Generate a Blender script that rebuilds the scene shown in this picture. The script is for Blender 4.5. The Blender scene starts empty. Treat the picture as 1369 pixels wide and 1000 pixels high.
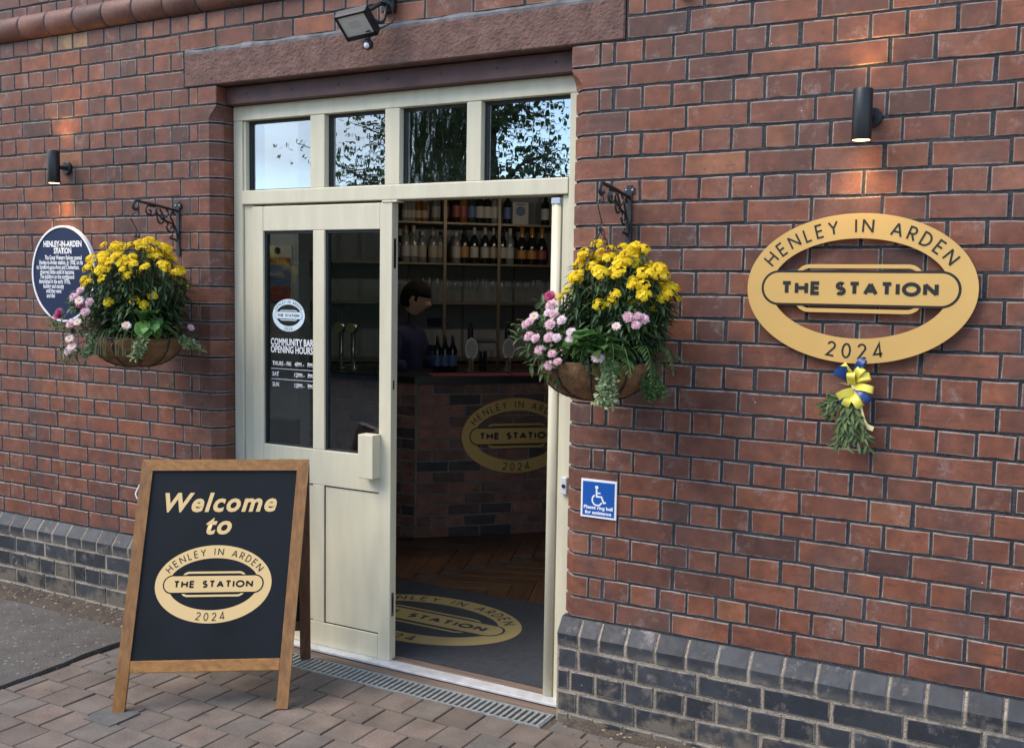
import bpy, bmesh, math, random
from mathutils import Vector, Matrix, noise

random.seed(7)
R = math.radians
scene = bpy.context.scene
COL = scene.collection

# ------------------------------------------------------------------ camera
cam_d = bpy.data.cameras.new('camera')
cam = bpy.data.objects.new('camera', cam_d)
COL.objects.link(cam)
scene.camera = cam
cam_d.sensor_width = 36
cam_d.lens = 36.155
cam_d.clip_start = 0.05
cam_d.clip_end = 2000
_r = Vector((0.8755, 0.48295, 0.01613)); _u = Vector((-0.05391, 0.06445, 0.99646)); _f = Vector((-0.4802, 0.87327, -0.08246))
_m = Matrix.Identity(4)
for i in range(3):
    _m[i][0] = _r[i]; _m[i][1] = _u[i]; _m[i][2] = -_f[i]
_m[0][3], _m[1][3], _m[2][3] = 3.9085, -3.6376, 1.7176
cam.matrix_world = _m

# ------------------------------------------------------------------ world, sun, exposure
SUN_AZ, SUN_EL = R(222), R(50)          # clockwise from +Y; the light comes from the front left
world = bpy.data.worlds.new('World')
scene.world = world
world.use_nodes = True
wn = world.node_tree.nodes; wl = world.node_tree.links
wn.clear()
w_out = wn.new('ShaderNodeOutputWorld'); w_bg = wn.new('ShaderNodeBackground'); w_sky = wn.new('ShaderNodeTexSky')
w_sky.sky_type = 'NISHITA'; w_sky.sun_disc = False
w_sky.sun_elevation = SUN_EL; w_sky.sun_rotation = SUN_AZ
w_sky.air_density = 1.0; w_sky.dust_density = .3; w_sky.ozone_density = 1.2
w_tc = wn.new('ShaderNodeTexCoord'); w_map = wn.new('ShaderNodeMapping'); w_map.inputs['Scale'].default_value = (1, 1, 2.6)
w_no = wn.new('ShaderNodeTexNoise'); w_no.inputs['Scale'].default_value = 2.2; w_no.inputs['Detail'].default_value = 9; w_no.inputs['Roughness'].default_value = .58
w_rp = wn.new('ShaderNodeValToRGB'); w_rp.color_ramp.elements[0].position = .47; w_rp.color_ramp.elements[1].position = .74
w_mx = wn.new('ShaderNodeMixRGB'); w_mx.inputs['Color2'].default_value = (4.4, 4.7, 5.2, 1)
wl.new(w_tc.outputs['Generated'], w_map.inputs['Vector']); wl.new(w_map.outputs['Vector'], w_no.inputs['Vector'])
wl.new(w_no.outputs['Fac'], w_rp.inputs['Fac']); wl.new(w_rp.outputs['Color'], w_mx.inputs['Fac'])
wl.new(w_sky.outputs['Color'], w_mx.inputs['Color1']); wl.new(w_mx.outputs['Color'], w_bg.inputs['Color'])
w_bg.inputs['Strength'].default_value = 0.12
wl.new(w_bg.outputs['Background'], w_out.inputs['Surface'])

sun_d = bpy.data.lights.new('sun', 'SUN'); sun_d.energy = 1.45; sun_d.angle = R(40); sun_d.color = (1, .88, .74)
sun = bpy.data.objects.new('sun', sun_d); COL.objects.link(sun)
sv = Vector((math.sin(SUN_AZ) * math.cos(SUN_EL), math.cos(SUN_AZ) * math.cos(SUN_EL), math.sin(SUN_EL)))
sun.rotation_euler = sv.to_track_quat('Z', 'Y').to_euler()
sun.location = (0, -6, 8)

scene.view_settings.view_transform = 'Standard'
scene.view_settings.look = 'None'
scene.view_settings.gamma = 1
scene.view_settings.use_curve_mapping = False
scene.view_settings.exposure = 1.48
scene.cycles.max_bounces = 9
scene.cycles.transparent_max_bounces = 16
scene.cycles.use_denoising = True
scene.cycles.sample_clamp_indirect = 6

# ------------------------------------------------------------------ helpers
class MB:
    """collects geometry for one mesh object"""
    def __init__(s): s.v = []; s.f = []; s.mi = []; s.sm = []; s.edge = []; s.cur = 0; s.smooth = False
    def add(s, verts, faces, edge=None):
        b = len(s.v)
        s.v += [tuple(q) for q in verts]
        s.f += [tuple(b + i for i in q) for q in faces]
        s.mi += [s.cur] * len(faces); s.sm += [s.smooth] * len(faces)
        s.edge += list(edge) if edge else [0.0] * len(verts)
        return s
    def box(s, x0, x1, y0, y1, z0, z1, bev=0.0):
        if bev <= 0:
            v = [(x, y, z) for z in (z0, z1) for y in (y0, y1) for x in (x0, x1)]
            return s.add(v, [(0, 2, 3, 1), (4, 5, 7, 6), (0, 1, 5, 4), (2, 6, 7, 3), (0, 4, 6, 2), (1, 3, 7, 5)])
        bm = bmesh.new(); bmesh.ops.create_cube(bm, size=1)
        for q in bm.verts:
            q.co = Vector((x0 + (q.co.x + .5) * (x1 - x0), y0 + (q.co.y + .5) * (y1 - y0), z0 + (q.co.z + .5) * (z1 - z0)))
        bmesh.ops.bevel(bm, geom=bm.edges[:], offset=bev, segments=2, profile=.5, affect='EDGES')
        return s.bm(bm)
    def bm(s, bm, mat=None):
        bm.verts.index_update()
        if mat is not None: bmesh.ops.transform(bm, matrix=mat, verts=bm.verts)
        s.add([q.co[:] for q in bm.verts], [[q.index for q in f.verts] for f in bm.faces])
        bm.free(); return s
    def prism(s, poly, z0, z1, axis='z'):
        """poly: ccw list of (a,b); extruded along axis"""
        n = len(poly)
        def P(a, b, c): return {'z': (a, b, c), 'y': (a, c, b), 'x': (c, a, b)}[axis]
        v = [P(a, b, z0) for a, b in poly] + [P(a, b, z1) for a, b in poly]
        f = [tuple(range(n - 1, -1, -1)), tuple(range(n, 2 * n))]
        f += [(i, (i + 1) % n, n + (i + 1) % n, n + i) for i in range(n)]
        return s.add(v, f)
    def tube(s, pts, rad, n=8, caps=True, flat=1.0):
        pts = [Vector(q) for q in pts]
        if len(pts) < 2: return s
        rr = rad if isinstance(rad, (list, tuple)) else [rad] * len(pts)
        t0 = (pts[1] - pts[0]).normalized()
        up = Vector((0, 0, 1)) if abs(t0.z) < .9 else Vector((1, 0, 0))
        a = t0.cross(up).normalized(); vs = []
        for i, q in enumerate(pts):
            t = (pts[min(i + 1, len(pts) - 1)] - pts[max(i - 1, 0)])
            if t.length < 1e-9: t = t0
            t.normalize()
            a = (a - t * a.dot(t))
            if a.length < 1e-6: a = t.orthogonal()
            a.normalize(); b = t.cross(a)
            for k in range(n):
                an = 2 * math.pi * k / n
                vs.append(q + a * math.cos(an) * rr[i] + b * math.sin(an) * rr[i] * flat)
        fs = []
        for i in range(len(pts) - 1):
            for k in range(n):
                k2 = (k + 1) % n
                fs.append((i * n + k, i * n + k2, (i + 1) * n + k2, (i + 1) * n + k))
        if caps:
            fs.append(tuple(range(n - 1, -1, -1))); L = (len(pts) - 1) * n
            fs.append(tuple(L + k for k in range(n)))
        return s.add(vs, fs)
    def lathe(s, prof, n=20, o=(0, 0, 0), axis='z', cap=True):
        vs = []; fs = []
        for r_, z_ in prof:
            for k in range(n):
                a = 2 * math.pi * k / n
                c, d = r_ * math.cos(a), r_ * math.sin(a)
                p_ = {'z': (c, d, z_), 'y': (c, z_, d), 'x': (z_, c, d)}[axis]
                vs.append((o[0] + p_[0], o[1] + p_[1], o[2] + p_[2]))
        for i in range(len(prof) - 1):
            for k in range(n):
                k2 = (k + 1) % n
                fs.append((i * n + k, i * n + k2, (i + 1) * n + k2, (i + 1) * n + k))
        if cap:
            if prof[0][0] > 1e-5: fs.append(tuple(range(n - 1, -1, -1)))
            if prof[-1][0] > 1e-5: fs.append(tuple((len(prof) - 1) * n + k for k in range(n)))
        return s.add(vs, fs)
    def ball(s, c, r_, n=10, m=7, sq=(1, 1, 1)):
        prof = [(max(1e-4, math.sin(math.pi * i / m)), -math.cos(math.pi * i / m)) for i in range(m + 1)]
        b = len(s.v); s.lathe(prof, n, cap=False)
        for i in range(b, len(s.v)):
            q = s.v[i]; s.v[i] = (c[0] + q[0] * r_ * sq[0], c[1] + q[1] * r_ * sq[1], c[2] + q[2] * r_ * sq[2])
        return s
    def mesh(s, name, mats, use_edge=False):
        me = bpy.data.meshes.new(name)
        me.from_pydata(s.v, [], s.f)
        for m_ in (mats if isinstance(mats, (list, tuple)) else [mats]): me.materials.append(m_)
        me.polygons.foreach_set('material_index', s.mi)
        me.polygons.foreach_set('use_smooth', s.sm)
        if use_edge:
            a = me.attributes.new('edge', 'FLOAT', 'POINT'); a.data.foreach_set('value', s.edge)
        me.update(); return me
    def build(s, name, mats, parent=None, loc=None, use_edge=False, fix=False):
        me = s.mesh(name, mats, use_edge)
        if fix:
            bm = bmesh.new(); bm.from_mesh(me); bmesh.ops.recalc_face_normals(bm, faces=bm.faces); bm.to_mesh(me); bm.free()
        return link(name, me, parent, loc)

def link(name, me, parent=None, loc=None):
    o = bpy.data.objects.new(name, me); COL.objects.link(o)
    if parent is not None: o.parent = parent
    if loc is not None: o.location = loc
    return o
def tag(o, label=None, cat=None, group=None, kind=None):
    if label: o['label'] = label
    if cat: o['category'] = cat
    if group: o['group'] = group
    if kind: o['kind'] = kind
    return o
def thing(name, label, cat, loc=(0, 0, 0), rz=0, group=None):
    o = bpy.data.objects.new(name, None); COL.objects.link(o)
    o.location = loc; o.rotation_euler = (0, 0, rz); o.empty_display_size = .1
    return tag(o, label, cat, group)
def setm(o, m): o.data.transform(m); return o
def frame_m(origin, xa, ya, za):
    m = Matrix.Identity(4)
    for i in range(3):
        m[i][0] = xa[i]; m[i][1] = ya[i]; m[i][2] = za[i]; m[i][3] = origin[i]
    return m
def spline(pts, per=6):
    pts = [Vector(q) for q in pts]; out = []
    for i in range(len(pts) - 1):
        p0 = pts[max(i - 1, 0)]; p1 = pts[i]; p2 = pts[i + 1]; p3 = pts[min(i + 2, len(pts) - 1)]
        for k in range(per):
            t = k / per
            out.append(.5 * ((2 * p1) + (p2 - p0) * t + (2 * p0 - 5 * p1 + 4 * p2 - p3) * t * t + (3 * p1 - p0 - 3 * p2 + p3) * t ** 3))
    out.append(pts[-1]); return out
def rnd(a, b): return random.uniform(a, b)

# ------------------------------------------------------------------ materials
def newmat(name):
    m = bpy.data.materials.new(name); m.use_nodes = True
    nt = m.node_tree; b = nt.nodes['Principled BSDF']
    return m, nt, b
def N(nt, t, **kw):
    n = nt.nodes.new(t)
    for k, v in kw.items(): setattr(n, k, v)
    return n
def simple(name, col, rough=.5, metal=0.0, spec=None, bump=0.0, bscale=40, var=0.0, vscale=8, trans=0, emit=None, coat=0, detail=4, stretch=None):
    m, nt, b = newmat(name)
    b.inputs['Base Color'].default_value = (*col, 1); b.inputs['Roughness'].default_value = rough; b.inputs['Metallic'].default_value = metal
    if spec is not None: b.inputs['Specular IOR Level'].default_value = spec
    if coat: b.inputs['Coat Weight'].default_value = coat
    if trans: b.inputs['Transmission Weight'].default_value = trans
    if emit:
        b.inputs['Emission Color'].default_value = (*emit[0], 1); b.inputs['Emission Strength'].default_value = emit[1]
    if bump or var:
        tc = N(nt, 'ShaderNodeTexCoord'); src = tc.outputs['Object']
        if stretch:
            mp = N(nt, 'ShaderNodeMapping'); mp.inputs['Scale'].default_value = stretch
            nt.links.new(src, mp.inputs['Vector']); src = mp.outputs['Vector']
    if var:
        no = N(nt, 'ShaderNodeTexNoise'); no.inputs['Scale'].default_value = vscale; no.inputs['Detail'].default_value = 6
        nt.links.new(src, no.inputs['Vector'])
        mx = N(nt, 'ShaderNodeMixRGB', blend_type='MULTIPLY'); mx.inputs['Fac'].default_value = 1
        mr = N(nt, 'ShaderNodeMapRange'); mr.inputs['From Min'].default_value = .3; mr.inputs['From Max'].default_value = .7
        mr.inputs['To Min'].default_value = 1 - var; mr.inputs['To Max'].default_value = 1 + var
        nt.links.new(no.outputs['Fac'], mr.inputs['Value']); mx.inputs['Color1'].default_value = (*col, 1)
        nt.links.new(mr.outputs['Result'], mx.inputs['Color2']); nt.links.new(mx.outputs['Color'], b.inputs['Base Color'])
    if bump:
        no = N(nt, 'ShaderNodeTexNoise'); no.inputs['Scale'].default_value = bscale; no.inputs['Detail'].default_value = detail
        nt.links.new(src, no.inputs['Vector'])
        bp = N(nt, 'ShaderNodeBump'); bp.inputs['Strength'].default_value = bump; bp.inputs['Distance'].default_value = .004
        nt.links.new(no.outputs['Fac'], bp.inputs['Height']); nt.links.new(bp.outputs['Normal'], b.inputs['Normal'])
    return m

def ramp(nt, stops, interp='LINEAR'):
    r_ = N(nt, 'ShaderNodeValToRGB'); cr = r_.color_ramp; cr.interpolation = interp
    while len(cr.elements) < len(stops): cr.elements.new(.5)
    for e, (p_, c) in zip(cr.elements, stops): e.position = p_; e.color = (*c, 1)
    return r_

def brick_mat(name, stops, rim, rimamt=.7, lime=.5, rough=.66, soot=.6, spots=True, bloom=0.0, splash=0.0):
    m, nt, b = newmat(name); L = nt.links
    oi = N(nt, 'ShaderNodeObjectInfo'); tc = N(nt, 'ShaderNodeTexCoord'); ge = N(nt, 'ShaderNodeNewGeometry')
    rp = ramp(nt, stops); L.new(oi.outputs['Random'], rp.inputs['Fac'])
    # per-brick offset of the grain
    ml = N(nt, 'ShaderNodeMath', operation='MULTIPLY'); ml.inputs[1].default_value = 37.0; L.new(oi.outputs['Random'], ml.inputs[0])
    def noise4(scale, detail, rough_=.55, vec=None):
        n = N(nt, 'ShaderNodeTexNoise', noise_dimensions='4D'); n.inputs['Scale'].default_value = scale; n.inputs['Detail'].default_value = detail; n.inputs['Roughness'].default_value = rough_
        L.new(vec or tc.outputs['Object'], n.inputs['Vector']); L.new(ml.outputs[0], n.inputs['W']); return n
    def mr(src, a, b_, c, d):
        x = N(nt, 'ShaderNodeMapRange'); x.inputs['From Min'].default_value = a; x.inputs['From Max'].default_value = b_; x.inputs['To Min'].default_value = c; x.inputs['To Max'].default_value = d
        L.new(src, x.inputs['Value']); return x.outputs['Result']
    def mul(a, b_):
        x = N(nt, 'ShaderNodeMath', operation='MULTIPLY'); L.new(a, x.inputs[0])
        if isinstance(b_, float): x.inputs[1].default_value = b_
        else: L.new(b_, x.inputs[1])
        return x.outputs[0]
    def mix(fac, c1, c2, bt='MIX'):
        x = N(nt, 'ShaderNodeMixRGB', blend_type=bt)
        for s_, q in (('Fac', fac), ('Color1', c1), ('Color2', c2)):
            if isinstance(q, tuple): x.inputs[s_].default_value = (*q, 1)
            elif isinstance(q, float): x.inputs[s_].default_value = q
            else: L.new(q, x.inputs[s_])
        return x.outputs['Color']
    n1 = noise4(14, 6); n2 = noise4(55, 5, .7)
    col = mix(1.0, rp.outputs['Color'], mr(n1.outputs['Fac'], .3, .7, .66, 1.3), 'MULTIPLY')
    col = mix(1.0, col, mr(n2.outputs['Fac'], .3, .7, .82, 1.18), 'MULTIPLY')
    # dark drag marks along the face
    mpd = N(nt, 'ShaderNodeMapping'); mpd.inputs['Scale'].default_value = (9, 9, 60); L.new(tc.outputs['Object'], mpd.inputs['Vector'])
    nd = noise4(1.0, 5, .6, mpd.outputs['Vector']); col = mix(mul(mr(nd.outputs['Fac'], .58, .70, 0, 1), .55), col, (.045, .03, .026))
    # soot in broad patches over the wall, and streaks running down
    mp = N(nt, 'ShaderNodeMapping'); mp.inputs['Scale'].default_value = (3.2, 3.2, .9); L.new(ge.outputs['Position'], mp.inputs['Vector'])
    n3 = N(nt, 'ShaderNodeTexNoise'); n3.inputs['Scale'].default_value = 1.6; n3.inputs['Detail'].default_value = 7; L.new(mp.outputs['Vector'], n3.inputs['Vector'])
    col = mix(mul(mr(n3.outputs['Fac'], .5, .72, 0, 1), soot), col, (.055, .04, .04))
    # pale lime bloom / smears
    n4 = noise4(9, 8, .72); n5 = noise4(120, 3)
    lim = mul(mul(mr(n4.outputs['Fac'], .56, .74, 0, 1), mr(n5.outputs['Fac'], .35, .65, .25, 1)), lime)
    col = mix(lim, col, (.42, .35, .32))
    if bloom:      # salts in broad irregular patches, and small dark pits
        n8 = N(nt, 'ShaderNodeTexNoise'); n8.inputs['Scale'].default_value = 2.6; n8.inputs['Detail'].default_value = 9; n8.inputs['Roughness'].default_value = .68; L.new(ge.outputs['Position'], n8.inputs['Vector'])
        col = mix(mul(mul(mr(n8.outputs['Fac'], .50, .70, 0, 1), mr(n5.outputs['Fac'], .3, .7, .3, 1)), bloom), col, (.33, .235, .20))
        n9 = noise4(75, 2); col = mix(mul(mr(n9.outputs['Fac'], .66, .72, 0, 1), .7), col, (.05, .03, .025))
    if splash:     # mortar and mud smeared over the lowest bricks
        n8 = N(nt, 'ShaderNodeTexNoise'); n8.inputs['Scale'].default_value = 7; n8.inputs['Detail'].default_value = 9; n8.inputs['Roughness'].default_value = .7; L.new(ge.outputs['Position'], n8.inputs['Vector'])
        sx = N(nt, 'ShaderNodeSeparateXYZ'); L.new(ge.outputs['Position'], sx.inputs[0])
        ad0 = N(nt, 'ShaderNodeMath', operation='ADD'); L.new(n8.outputs['Fac'], ad0.inputs[0]); L.new(mr(sx.outputs['Z'], .0, .26, .16, -.10), ad0.inputs[1])
        col = mix(mul(mr(ad0.outputs[0], .52, .64, 0, 1), splash), col, (.17, .14, .105))
    if spots:
        vo = N(nt, 'ShaderNodeTexVoronoi'); vo.inputs['Scale'].default_value = 26; L.new(ge.outputs['Position'], vo.inputs['Vector'])
        wn_ = N(nt, 'ShaderNodeTexWhiteNoise'); L.new(vo.outputs['Color'], wn_.inputs['Vector'])
        sp = N(nt, 'ShaderNodeMath', operation='LESS_THAN'); sp.inputs[1].default_value = .055; L.new(vo.outputs['Distance'], sp.inputs[0])
        gt = N(nt, 'ShaderNodeMath', operation='GREATER_THAN'); gt.inputs[1].default_value = .9; L.new(wn_.outputs['Value'], gt.inputs[0])
        col = mix(mul(sp.outputs[0], gt.outputs[0]), col, (.5, .45, .42))
    # lime line along the arrises
    at = N(nt, 'ShaderNodeAttribute', attribute_name='edge')
    n6 = noise4(38, 4)
    n7 = noise4(6, 3)
    ed = mul(mul(mul(mr(at.outputs['Fac'], .2, .95, 0, 1), mr(n6.outputs['Fac'], .34, .54, .12, 1)), mr(n7.outputs['Fac'], .36, .56, .4, 1)), rimamt)
    col = mix(ed, col, rim)
    L.new(col, b.inputs['Base Color'])
    L.new(mr(n2.outputs['Fac'], .3, .7, rough - .08, rough + .12), b.inputs['Roughness'])
    bp = N(nt, 'ShaderNodeBump'); bp.inputs['Strength'].default_value = .35; bp.inputs['Distance'].default_value = .003
    ad = N(nt, 'ShaderNodeMath', operation='ADD'); L.new(n1.outputs['Fac'], ad.inputs[0]); L.new(mul(n2.outputs['Fac'], .6), ad.inputs[1])
    L.new(ad.outputs[0], bp.inputs['Height']); L.new(bp.outputs['Normal'], b.inputs['Normal'])
    return m

def ground_mat(name, c1, c2, scale, chips=None, bump=.6, rough=.9, fine=220):
    m, nt, b = newmat(name); L = nt.links
    ge = N(nt, 'ShaderNodeNewGeometry')
    n1 = N(nt, 'ShaderNodeTexNoise'); n1.inputs['Scale'].default_value = scale; n1.inputs['Detail'].default_value = 10; n1.inputs['Roughness'].default_value = .65
    n2 = N(nt, 'ShaderNodeTexNoise'); n2.inputs['Scale'].default_value = fine; n2.inputs['Detail'].default_value = 3
    vo = N(nt, 'ShaderNodeTexVoronoi'); vo.inputs['Scale'].default_value = fine * .6
    for n in (n1, n2, vo): L.new(ge.outputs['Position'], n.inputs['Vector'])
    rp = ramp(nt, [(.3, c1), (.7, c2)]); L.new(n1.outputs['Fac'], rp.inputs['Fac'])
    mx = N(nt, 'ShaderNodeMixRGB', blend_type='MULTIPLY'); mx.inputs['Fac'].default_value = 1
    rp2 = ramp(nt, [(.3, (.55, .55, .55)), (.7, (1.45, 1.45, 1.45))]); L.new(n2.outputs['Fac'], rp2.inputs['Fac'])
    L.new(rp.outputs['Color'], mx.inputs['Color1']); L.new(rp2.outputs['Color'], mx.inputs['Color2'])
    out = mx.outputs['Color']
    if chips:
        w_ = N(nt, 'ShaderNodeTexWhiteNoise'); L.new(vo.outputs['Color'], w_.inputs['Vector'])
        g = N(nt, 'ShaderNodeMath', operation='GREATER_THAN'); g.inputs[1].default_value = chips[0]; L.new(w_.outputs['Value'], g.inputs[0])
        mx2 = N(nt, 'ShaderNodeMixRGB'); L.new(g.outputs[0], mx2.inputs['Fac']); L.new(out, mx2.inputs['Color1']); mx2.inputs['Color2'].default_value = (*chips[1], 1); out = mx2.outputs['Color']
    L.new(out, b.inputs['Base Color']); b.inputs['Roughness'].default_value = rough
    bp = N(nt, 'ShaderNodeBump'); bp.inputs['Strength'].default_value = bump; bp.inputs['Distance'].default_value = .006
    L.new(n2.outputs['Fac'], bp.inputs['Height']); L.new(bp.outputs['Normal'], b.inputs['Normal'])
    return m

def objrand(name, stops, rough=.8, bump=.3, bscale=60, var=.15, vscale=12, rim=None, posvar=0.0):
    m, nt, b = newmat(name); L = nt.links
    oi = N(nt, 'ShaderNodeObjectInfo'); ge = N(nt, 'ShaderNodeNewGeometry')
    rp = ramp(nt, stops); L.new(oi.outputs['Random'], rp.inputs['Fac'])
    n1 = N(nt, 'ShaderNodeTexNoise'); n1.inputs['Scale'].default_value = vscale; n1.inputs['Detail'].default_value = 8; L.new(ge.outputs['Position'], n1.inputs['Vector'])
    n2 = N(nt, 'ShaderNodeTexNoise'); n2.inputs['Scale'].default_value = bscale; n2.inputs['Detail'].default_value = 5; L.new(ge.outputs['Position'], n2.inputs['Vector'])
    out = rp.outputs['Color']
    for n, a in ((n1, var), (n2, var * .8)):
        r2 = ramp(nt, [(.3, (1 - a,) * 3), (.7, (1 + a,) * 3)]); L.new(n.outputs['Fac'], r2.inputs['Fac'])
        mx = N(nt, 'ShaderNodeMixRGB', blend_type='MULTIPLY'); mx.inputs['Fac'].default_value = 1; L.new(out, mx.inputs['Color1']); L.new(r2.outputs['Color'], mx.inputs['Color2']); out = mx.outputs['Color']
    if rim:
        at = N(nt, 'ShaderNodeAttribute', attribute_name='edge'); mu = N(nt, 'ShaderNodeMath', operation='MULTIPLY'); mu.inputs[1].default_value = rim[1]
        L.new(at.outputs['Fac'], mu.inputs[0]); mx = N(nt, 'ShaderNodeMixRGB'); L.new(mu.outputs[0], mx.inputs['Fac']); L.new(out, mx.inputs['Color1']); mx.inputs['Color2'].default_value = (*rim[0], 1); out = mx.outputs['Color']
    L.new(out, b.inputs['Base Color']); b.inputs['Roughness'].default_value = rough
    bp = N(nt, 'ShaderNodeBump'); bp.inputs['Strength'].default_value = bump; bp.inputs['Distance'].default_value = .003
    L.new(n2.outputs['Fac'], bp.inputs['Height']); L.new(bp.outputs['Normal'], b.inputs['Normal'])
    return m

def wood_mat(name, c1, c2, rough=.45, axis='z', scale=5, coat=0.0):
    m, nt, b = newmat(name); L = nt.links
    tc = N(nt, 'ShaderNodeTexCoord'); mp = N(nt, 'ShaderNodeMapping')
    st = {'z': (14, 14, .9), 'x': (.9, 14, 14), 'y': (14, .9, 14)}[axis]
    mp.inputs['Scale'].default_value = st; L.new(tc.outputs['Object'], mp.inputs['Vector'])
    oi = N(nt, 'ShaderNodeObjectInfo')
    n1 = N(nt, 'ShaderNodeTexNoise', noise_dimensions='4D'); n1.inputs['Scale'].default_value = scale; n1.inputs['Detail'].default_value = 8; n1.inputs['Distortion'].default_value = .6
    ml = N(nt, 'ShaderNodeMath', operation='MULTIPLY'); ml.inputs[1].default_value = 23; L.new(oi.outputs['Random'], ml.inputs[0]); L.new(ml.outputs[0], n1.inputs['W'])
    L.new(mp.outputs['Vector'], n1.inputs['Vector'])
    rp = ramp(nt, [(.3, c1), (.68, c2)]); L.new(n1.outputs['Fac'], rp.inputs['Fac'])
    r2 = ramp(nt, [(0, (.75, .75, .75)), (1, (1.2, 1.2, 1.2))]); L.new(oi.outputs['Random'], r2.inputs['Fac'])
    mx = N(nt, 'ShaderNodeMixRGB', blend_type='MULTIPLY'); mx.inputs['Fac'].default_value = 1; L.new(rp.outputs['Color'], mx.inputs['Color1']); L.new(r2.outputs['Color'], mx.inputs['Color2'])
    L.new(mx.outputs['Color'], b.inputs['Base Color']); b.inputs['Roughness'].default_value = rough; b.inputs['Coat Weight'].default_value = coat
    bp = N(nt, 'ShaderNodeBump'); bp.inputs['Strength'].default_value = .15; bp.inputs['Distance'].default_value = .002
    L.new(n1.outputs['Fac'], bp.inputs['Height']); L.new(bp.outputs['Normal'], b.inputs['Normal'])
    return m

def glass_mat(name, tint=(.9, .94, .95), refl=1.5, wavy=0.0, gain=1.0, base=0.0):
    m, nt, b = newmat(name); L = nt.links; nt.nodes.remove(b)
    out = nt.nodes['Material Output']
    tr = N(nt, 'ShaderNodeBsdfTransparent'); tr.inputs['Color'].default_value = (*tint, 1)
    gl = N(nt, 'ShaderNodeBsdfGlossy'); gl.inputs['Roughness'].default_value = 0.0; gl.inputs['Color'].default_value = (.82, .92, 1, 1)
    fr = N(nt, 'ShaderNodeFresnel'); fr.inputs['IOR'].default_value = refl
    ma = N(nt, 'ShaderNodeMath', operation='MULTIPLY_ADD'); ma.inputs[1].default_value = gain; ma.inputs[2].default_value = base; ma.use_clamp = True
    L.new(fr.outputs['Fac'], ma.inputs[0])
    # only the face towards the viewer reflects; the far face of the pane lets the light out
    gb = N(nt, 'ShaderNodeNewGeometry'); sb_ = N(nt, 'ShaderNodeMath', operation='SUBTRACT'); sb_.inputs[0].default_value = 1; L.new(gb.outputs['Backfacing'], sb_.inputs[1])
    mm = N(nt, 'ShaderNodeMath', operation='MULTIPLY'); L.new(ma.outputs[0], mm.inputs[0]); L.new(sb_.outputs[0], mm.inputs[1])
    mx = N(nt, 'ShaderNodeMixShader'); L.new(mm.outputs[0], mx.inputs['Fac']); L.new(tr.outputs['BSDF'], mx.inputs[1]); L.new(gl.outputs['BSDF'], mx.inputs[2])
    if wavy:
        tc = N(nt, 'ShaderNodeTexCoord'); mp = N(nt, 'ShaderNodeMapping'); mp.inputs['Scale'].default_value = (14, 14, 5); L.new(tc.outputs['Object'], mp.inputs['Vector'])
        no = N(nt, 'ShaderNodeTexNoise'); no.inputs['Scale'].default_value = 1.2; no.inputs['Detail'].default_value = 2; L.new(mp.outputs['Vector'], no.inputs['Vector'])
        bp = N(nt, 'ShaderNodeBump'); bp.inputs['Strength'].default_value = wavy; bp.inputs['Distance'].default_value = .004; L.new(no.outputs['Fac'], bp.inputs['Height'])
        L.new(bp.outputs['Normal'], gl.inputs['Normal'])
    L.new(mx.outputs['Shader'], out.inputs['Surface'])
    return m

def leaf_mat(name, c1, c2, rough=.5, trans=.25, back=None):
    m, nt, b = newmat(name); L = nt.links
    ge = N(nt, 'ShaderNodeNewGeometry'); oi = N(nt, 'ShaderNodeObjectInfo')
    rp = ramp(nt, [(0, c1), (1, c2)]); L.new(ge.outputs['Random Per Island'], rp.inputs['Fac'])
    L.new(rp.outputs['Color'], b.inputs['Base Color']); b.inputs['Roughness'].default_value = rough
    tl = N(nt, 'ShaderNodeBsdfTranslucent'); L.new(rp.outputs['Color'], tl.inputs['Color'])
    mx = N(nt, 'ShaderNodeMixShader'); mx.inputs['Fac'].default_value = trans
    out = nt.nodes['Material Output']; L.new(b.outputs['BSDF'], mx.inputs[1]); L.new(tl.outputs['BSDF'], mx.inputs[2]); L.new(mx.outputs['Shader'], out.inputs['Surface'])
    return m

M = {}
M['brick'] = brick_mat('red_brick', [(0, (.072, .030, .022)), (.08, (.11, .040, .025)), (.35, (.150, .050, .028)), (.65, (.172, .057, .030)), (.88, (.205, .070, .034)), (.96, (.13, .046, .030)), (1, (.24, .092, .042))], (.32, .29, .26), rimamt=.85, lime=.6, bloom=.28)
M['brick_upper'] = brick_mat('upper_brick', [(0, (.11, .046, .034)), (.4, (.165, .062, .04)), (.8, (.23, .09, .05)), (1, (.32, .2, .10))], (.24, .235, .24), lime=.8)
M['blue'] = brick_mat('blue_brick', [(0, (.015, .019, .026)), (.5, (.026, .031, .039)), (1, (.042, .047, .055))], (.25, .22, .18), rimamt=.8, lime=.9, rough=.6, soot=.1, splash=.75)
M['mortar'] = ground_mat('dark_mortar', (.016, .018, .022), (.052, .054, .06), 7, bump=.7, fine=170)
M['mortar_sand'] = ground_mat('sandy_mortar', (.22, .18, .135), (.36, .31, .245), 9, bump=.7, fine=170)
M['terracotta'] = objrand('terracotta', [(0, (.10, .04, .030)), (1, (.155, .062, .042))], rough=.6, var=.22, vscale=9, rim=((.1, .1, .1), .5))
M['stone'] = simple('lintel_stone', (.14, .078, .064), .9, bump=1.0, bscale=75, var=.28, vscale=16, detail=8)
M['beam'] = simple('painted_beam', (.075, .034, .032), .6, bump=.2, bscale=30, var=.25, vscale=10)
M['cream'] = simple('cream_paint', (.61, .57, .425), .4, bump=.08, bscale=25, var=.07, vscale=2.2, stretch=(8, 8, 1.4))
M['gasket'] = simple('black_gasket', (.012, .013, .015), .5)
M['alu'] = simple('aluminium', (.66, .67, .69), .4, metal=.3, bump=.1, bscale=80, var=.15, vscale=20)
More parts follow.
